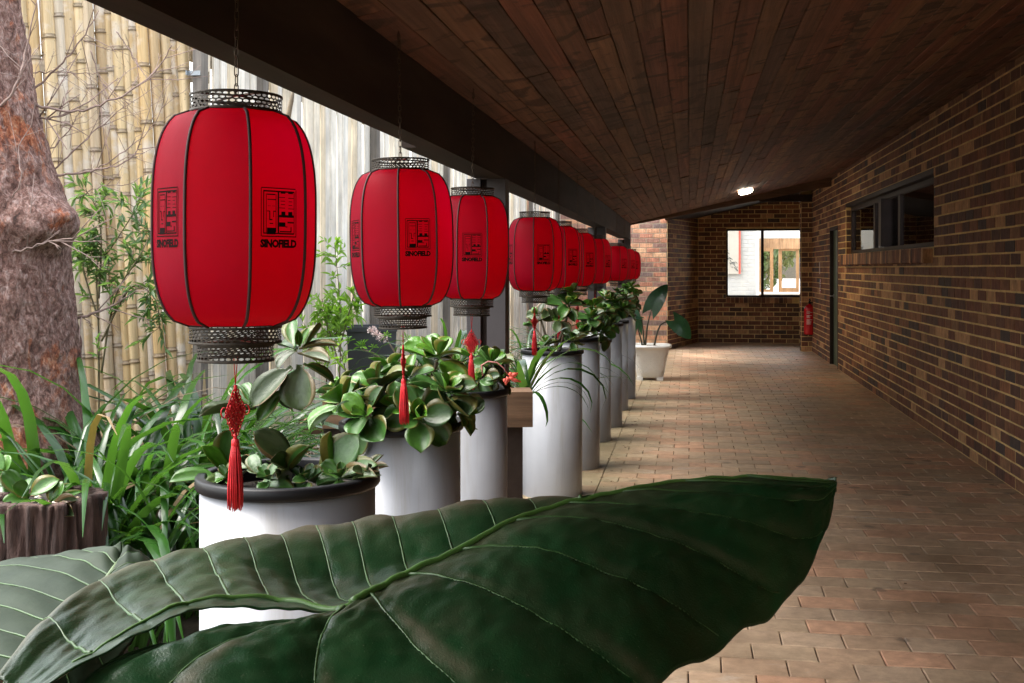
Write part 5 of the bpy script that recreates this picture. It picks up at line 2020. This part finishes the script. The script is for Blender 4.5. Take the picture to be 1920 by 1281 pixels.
def half(inn, out, nv, ns, sweep, sag, curl, amp, nveins, name, seed, s0=0.0, s1=1.0):
    gw = 1.0 if curl else .62
    I3 = [tuple(at(*p)) for p in inn]
    O3 = [tuple(at(*p)) for p in out]

    def S(s, w):
        a, b_ = Vector(crom(I3, s)), Vector(crom(O3, s))
        p = a.lerp(b_, w)
        L_ = (b_ - a).length
        p.z += sag * sin(pi * w) * min(1, L_ / .2) * ((1 - .8 * smoothstep(.58, .78, s)) if curl else max(0, 1 - s ** 4.5))
        if curl:
            e = max(0, w - .86) / .14
            p.z += -curl * e * e + curl * .55 * sin(pi * min(1, max(0, (w - .6) / .4)))
        q = (s - sweep * w ** gw * (1 - s)) * nveins
        fr_ = q - math.floor(q)
        env = min(1, w * 5) * min(1, (1 - w) * 6 + .25) * min(1, L_ / .12)
        p.z += amp * env * (sin(pi * fr_) ** .45 - .6)
        p.z += .006 * noise.noise(Vector((s * 9 + seed, w * 3, 0))) + .0025 * noise.noise(Vector((s * 40, w * 14 + seed, 3)))
        e = smoothstep(.9, 1, w)
        p += Vector((0, 0, .004 * e * sin(s * 60 + seed)))
        return p
    P = [[S(s0 + (s1 - s0) * i / ns, j_ / nv) - BO for j_ in range(nv + 1)] for i in range(ns + 1)]
    T = []
    for i in range(ns):
        rw_ = []
        for j_ in range(nv):
            s_, w_ = s0 + (s1 - s0) * (i + .5) / ns, (j_ + .5) / nv
            q = (s_ - sweep * w_ ** gw * (1 - s_)) * nveins
            fr_ = q - math.floor(q)
            if curl:
                rw_.append(.75 * smoothstep(.74, .97, w_))
            else:
                nn = noise.noise(Vector((s_ * 7, w_ * 2.5, 4)))
                rw_.append(max(0, .45 * math.exp(-((fr_ - .90) / .07) ** 2) * smoothstep(-.15, .35, nn) * smoothstep(.1, .3, w_) + .35 * smoothstep(.25, 0, w_)))  # tan highlight streaks beside the veins, painted into the colour
        T.append(rw_)
    mb = MB()
    mb.grid(P, tones=T)
    me = mb.mesh(name, M['bigleaf'], True)
    o = link(name, me, bl)
    so = o.modifiers.new('thickness', 'SOLIDIFY')
    so.thickness = .0016
    so.offset = 0
    # side veins as raised cords lying in the grooves
    for k in range(1, nveins):
        pts, rd = [], []
        for j_ in range(0, 23):
            w = j_ / 23
            # solve q = k for s
            s = (k / nveins + sweep * w ** gw) / (1 + sweep * w ** gw)
            if s >= .995 or s < 0:
                break
            if curl and s > .60 and w < .16 * smoothstep(.60, .72, s):
                continue
            pts.append(S(s, w) - BO + Vector((0, 0, .0020)))
            rd.append((.0023 if curl else .0017) * (1 - .8 * w) + .0003)
        if len(pts) > 4:
            MB().tube(pts, rd, 6).build('vein', M['vein'], bl, True)
    return S


SF = half(INN, OUT, 44, 300, .10, -.042, .014, .0045, 17, 'blade', 1)
SN = half(NIN, NOU, 70, 300, -.36, .032, 0, .0075, 12, 'blade', 7)
pts = [SN(.0 + .8 * i / 60, 0) - BO + Vector((0, 0, .002)) for i in range(61)]
MB().tube(pts, [.0010 + .0034 * (i / 60) ** .8 for i in range(61)], 10).build('midrib', M['rib_green'], bl, True)
pts = [SF(.60 + .36 * i / 40, .16 * smoothstep(0, 14, i)) - BO + Vector((0, 0, .001)) for i in range(41)]
MB().tube(pts, [.0048 - .0036 * i / 40 for i in range(41)], 8).build('lobe_rib', M['rib_green'], bl, True)
MB().tube([at(645, 1143, 1.15) - BO, at(650, 1240, 1.18) - BO, at(640, 1500, 1.25) - BO, at(600, 2400, 1.3) - BO], [.009, .011, .013, .018], 12).build('petiole', M['vein'], bl, True)

# paler leaf behind, lower left
b2 = empty('elephant_ear_leaf', at(120, 1160, 1.25), 'paler grey green elephant ear leaf in the bottom left corner', 'leaf')
B2 = b2.location.copy()
RI = [(228, 1048, 1.48), (212, 1070, 1.44), (185, 1110, 1.38), (140, 1165, 1.30), (95, 1215, 1.22), (50, 1262, 1.15), (0, 1330, 1.08)]
RO = [(225, 1046, 1.49), (150, 1044, 1.56), (40, 1050, 1.58), (-90, 1075, 1.52), (-200, 1130, 1.42), (-260, 1230, 1.30), (-240, 1400, 1.15)]
RR = [(232, 1048, 1.48), (275, 1048, 1.50), (300, 1075, 1.46), (290, 1130, 1.38), (250, 1200, 1.28), (180, 1290, 1.18), (80, 1400, 1.08)]
m2, nt, b, out = nt_new('pale_ear_leaf')
v = coords(nt)
f_ = tex_noise(nt, v, 12, 6, .6, .5)
nt.links.new(ramp(nt, f_, [(.3, (.011, .022, .011)), (.7, (.026, .040, .022))]), b.inputs['Base Color'])
b.inputs['Roughness'].default_value = .6
b.inputs['Specular IOR Level'].default_value = .2
bump(nt, b, tex_noise(nt, v, 60), .3, .002)
for (inn, out_, sd_) in ((RI, RO, 1), (RI, RR, 2)):
    I3 = [tuple(at(*p)) for p in inn]
    O3 = [tuple(at(*p)) for p in out_]

    def S2(s, w):
        a, b_ = Vector(crom(I3, s)), Vector(crom(O3, s))
        p = a.lerp(b_, w)
        q = (s - .12 * w) * 9
        p.z += .018 * sin(pi * w) + .005 * (sin(pi * (q - math.floor(q))) ** .6 - .5) * min(1, w * 5) + .004 * noise.noise(Vector((s * 9, w * 5, sd_)))
        return p
    mb = MB()
    mb.grid([[S2(i / 90, j_ / 26) - B2 for j_ in range(27)] for i in range(91)])
    o = mb.build('blade', m2, b2, True)
    so = o.modifiers.new('thickness', 'SOLIDIFY')
    so.thickness = .0015
    for k in range(1, 9):
        pts = []
        for j_ in range(18):
            w = j_ / 18
            s = k / 9 + .12 * w
            if s < .99:
                pts.append(S2(s, w) - B2 + Vector((0, 0, .0015)))
        if len(pts) > 4:
            MB().tube(pts, [.0014 * (1 - .6 * q / len(pts)) for q in range(len(pts))], 5).build('vein', M['vein'], b2, True)
MB().tube([Vector(at(*p)) - B2 + Vector((0, 0, .002)) for p in RI], [.002, .003, .0035, .004, .0045, .005, .0055], 8).build('midrib', simple('pale_midrib', (.12, .17, .08), .4), b2, True)
